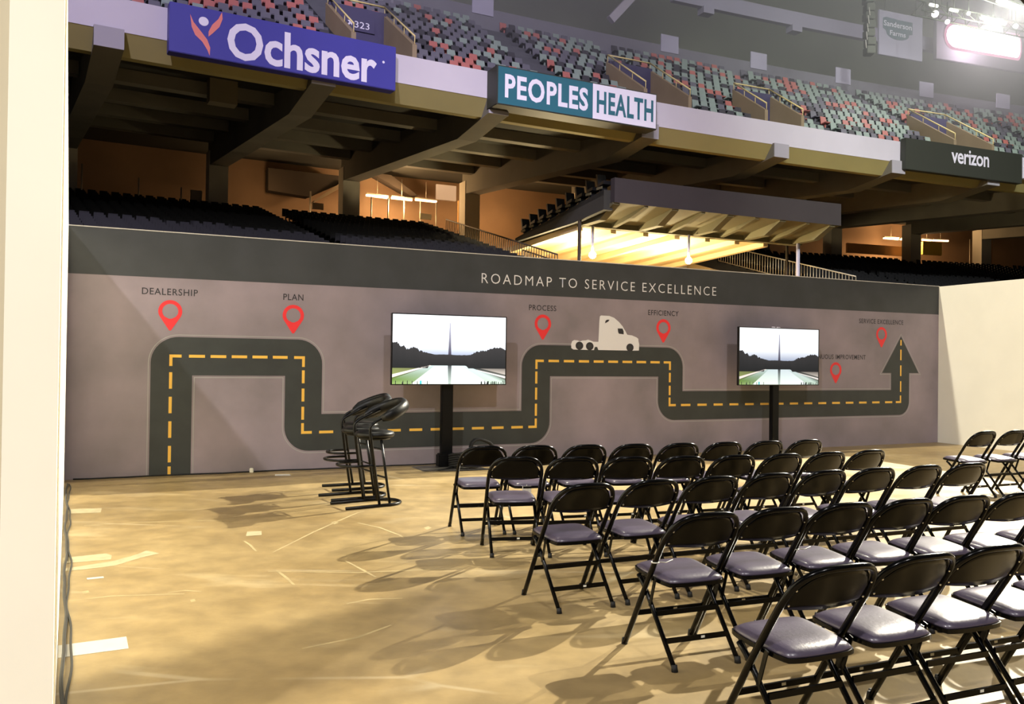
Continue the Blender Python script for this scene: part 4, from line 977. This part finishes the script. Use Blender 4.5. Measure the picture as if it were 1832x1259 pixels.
# trusses with lamps
def truss(a, b, label, h=.7):
    a, b = Vector(a), Vector(b); t = thing('lighting_truss', label, 'truss', a, 0); d = b-a; n = max(3, int(d.length/1.0)); u = Vector((0, 0, h)); sd = d.cross(Vector((0, 0, 1))).normalized()*(h*.5)
    for o_, nm in ((u, 'top_chord'), (sd, 'chord'), (-sd, 'chord')):
        e = MB(); e.tube([o_, d+o_], .05, 6); e.build(nm, M['truss'], t)
    for k in range(n):
        p0, p1 = d*(k/n), d*((k+1)/n)
        for q2 in (sd, -sd):
            e = MB(); e.tube([p0+q2, (p0+p1)/2+u, p1+q2], .03, 5); e.build('lacing', M['truss'], t)
    for x in (.2, .8):
        e = MB(); e.tube([d*x+u, d*x+Vector((0, 0, 16))], .03, 5); e.build('hanger', M['truss'], t)
    return t, d
ta = truss(onD(1640, 22, 2), onD(1850, 66, 2), 'long lighting truss with lamps above the pink white strip')
tb = truss(onD(1700, -30, 0), onD(1870, 30, 0), 'upper lighting truss cut by the top corner of the view')
def tube_lamp(x0, y0, x1, y1, D, label, r=.13):
    p, q2 = onD(x0, y0, D), onD(x1, y1, D); t = thing('rig_lamp', label, 'lamp', p); e = MB(); e.tube([(0, 0, 0), q2-p], r, 8); e.build('lit_tube', M['rig_lit'], t)
    e = MB(); c_ = (q2-p)/2; e.tube([c_, c_+Vector((0, 0, 1.0))], .03, 5); e.build('hanger', M['truss'], t)
tube_lamp(1756, 31, 1798, 42, 1.9, 'bright tube lamp just above the pink white strip')
tube_lamp(1790, 3, 1836, 19, -.1, 'brightest tube lamp at the top corner truss', .16)
tube_lamp(1664, 8, 1677, 11, 1.8, 'short bright tube lamp on the long truss', .09)
tube_lamp(1700, 17, 1713, 20, 1.8, 'second short bright tube lamp on the long truss', .09)
for k, (x, y, r) in enumerate(((1673, 25, .2), (1695, 39, .14), (1733, 24, .12), (1817, 47, .15), (1786, 3, .14))):
    p = onD(x, y, 1.7); t = thing('rig_lamp', ['round lamp hanging under the long truss beside the white sign', 'small round lamp hanging below the long truss near the lit strip', 'small round lamp tucked in the middle of the long truss', 'round lamp at the end of the long truss beyond the strip', 'round lamp between the two trusses near the corner'][k], 'lamp', p)
    e = MB(); n = 10; e.add([(r*sin(pi*j/5)*cos(2*pi*i/n), r*sin(pi*j/5)*sin(2*pi*i/n), r*cos(pi*j/5)) for j in range(6) for i in range(n)], [(j*n+i, (j+1)*n+i, (j+1)*n+(i+1) % n, j*n+(i+1) % n) for j in range(5) for i in range(n)], 0, True); e.build('bulb', M['rig_lit'], t)
    e = MB(); e.tube([(0, 0, r), (0, 0, r+1.0)], .03, 5); e.build('hanger', M['truss'], t)
# hanging loudspeaker cluster left of the white sign
p = onD(1555, 96, 6); top = onD(1555, -30, 6); t = thing('speaker_array', 'hanging line of grey loudspeakers with pale clamps beside the white sign', 'speaker', (p.x, p.y, p.z))
for k in range(8):
    z = (top.z-p.z)*(k+.3)/8; e = MB(); e.bbox((.05*(k % 2), .04*k, z), (.52, .7, (top.z-p.z)/8*.85), .03); e.build('cabinet', M['truss'], t)
for k in range(5):
    z = .2+.5*k; e = MB(); e.tube([(-.34+.05*k, -.4, z), (-.40+.05*k, -.42, z+.5)], .03, 5); e.build('clamp', M['tape'], t)
e = MB(); e.tube([(0, 0, top.z-p.z), (0, 0, top.z-p.z+12)], .03, 5); e.build('hanger', M['truss'], t)

# ================================================================ stairs behind the columns
def flight(p, label, m):
    P = [onD(x, y, D) for x, y, D in p]; e = MB(); o_ = Vector((-.45, .89, 0))*.9
    n = len(P); e.add(P+[q2+o_ for q2 in P], [list(range(n)), list(range(2*n-1, n-1, -1))]+[(i, (i+1) % n, n+(i+1) % n, n+i) for i in range(n)])
    e.build('stair_flight', m, kind='structure', label=label)
flight([(662, 308, 24.6), (700, 313, 24.6), (748, 350, 24.6), (735, 350, 24.6)], 'dark sloping underside of a concourse stair', M['darkwall'])
flight([(560, 363, 24.6), (563, 358, 24.6), (612, 325, 24.6), (612, 334, 24.6)], 'tan sloping edge of a concourse stair', M['beige'])
flight([(480, 300, 24.8), (612, 315, 24.8), (612, 326, 24.8), (552, 352, 24.8), (480, 340, 24.8)], 'dark concourse stair flank', M['darkwall'])
# thin haze hanging in the light of the rig
e = MB(); e.box((52, 46, 30), (116, 50, 29)); hz = e.mesh('haze', None)
hm = bpy.data.materials.new('stage_haze'); hm.use_nodes = True; nt = hm.node_tree; nt.nodes.remove(nt.nodes['Principled BSDF'])
vs_ = nt.nodes.new('ShaderNodeVolumeScatter'); vs_.inputs['Density'].default_value = .03; vs_.inputs['Anisotropy'].default_value = .2
nt.links.new(vs_.outputs[0], nt.nodes['Material Output'].inputs['Volume']); hz.materials.clear(); hz.materials.append(hm)
link('haze', hz, kind='stuff', label='thin pale haze hanging in the upper arena', cat='haze')

for nm, x, y, D, wt in (('truss_lamp_glow', 1775, 45, 0.6, 950), ('corner_truss_glow', 1820, 24, -1.5, 800), ('ribbon_glow', 1750, 78, 9.6, 700)):
    ld = bpy.data.lights.new(nm, 'POINT'); ld.energy = wt; ld.color = (1, .98, .92) if wt > 750 else (1, .8, .92); ld.shadow_soft_size = .3
    o = bpy.data.objects.new(nm, ld); col.objects.link(o); o.location = onD(x, y, D)

# ================================================================ pale scratches and drips on the floor
flo = bpy.data.objects['floor']
def scratch(px, wd=.012):
    P = [at_z(x, y, 0) for x, y in px]; e = MB(); vs = []
    for i, p in enumerate(P):
        t_ = (P[min(i+1, len(P)-1)]-P[max(i-1, 0)]).normalized(); n2 = Vector((-t_.y, t_.x, 0))*wd*(.4+.6*sin(pi*(i+.5)/len(P)))
        vs += [p+n2+Vector((0, 0, .0008)), p-n2+Vector((0, 0, .0008))]
    e.add(vs, [(2*i, 2*i+1, 2*i+3, 2*i+2) for i in range(len(P)-1)]); e.build('scratch', M['scuff'], flo)
M['scuff'] = mat('pale_scuff', (188, 168, 124), .6, var=.2, scale=9)
for px in ([(488, 988), (520, 972), (560, 952), (600, 934), (640, 917), (652, 914)], [(640, 935), (680, 944), (715, 957), (722, 962)], [(436, 967), (448, 975), (458, 986)], [(495, 1020), (512, 1033), (526, 1046)], [(618, 1003), (650, 1020), (672, 1032)],
           [(150, 940), (260, 934), (420, 930)], [(300, 1060), (330, 1056), (360, 1058)], [(620, 1080), (660, 1072), (720, 1070)], [(120, 1075), (200, 1066), (330, 1062)], [(540, 1160), (640, 1140), (700, 1118)], [(480, 1022), (640, 1024), (830, 1016)]): scratch(px)
for px in ([(592, 934), (600, 932), (606, 935), (598, 938)], [(758, 944), (766, 941), (772, 944), (764, 948)], [(340, 1073), (348, 1071), (350, 1075), (342, 1077)], [(146, 1058), (158, 1056), (160, 1060), (148, 1062)]):
    P = [at_z(x, y, 0)+Vector((0, 0, .0008)) for x, y in px]; e = MB(); e.add(P, [(0, 1, 2, 3)]); e.build('paint_drip', M['scuff'], flo)
# unseen hanging boxes added to cast the soft shadow on the near floor
t = thing('hung_shadow_caster', 'unseen hanging column of black boxes added as a shadow caster', 'speaker', (10.6, 17.4, 8.95), .8)
for k in range(4):
    e = MB(); e.bbox((.06*k, 0, .18+.36*k), (.95, .55, .34), .02); e.build('cabinet', M['rubber'], t)
e = MB(); e.bbox((.1, 0, 1.48), (1.0, .2, .08), .01); e.build('fly_bar', M['truss'], t)
for x in (-.3, .5):
    e = MB(); e.tube([(x, 0, 1.5), (x, 0, 22)], .015, 5); e.build('cable', M['truss'], t)
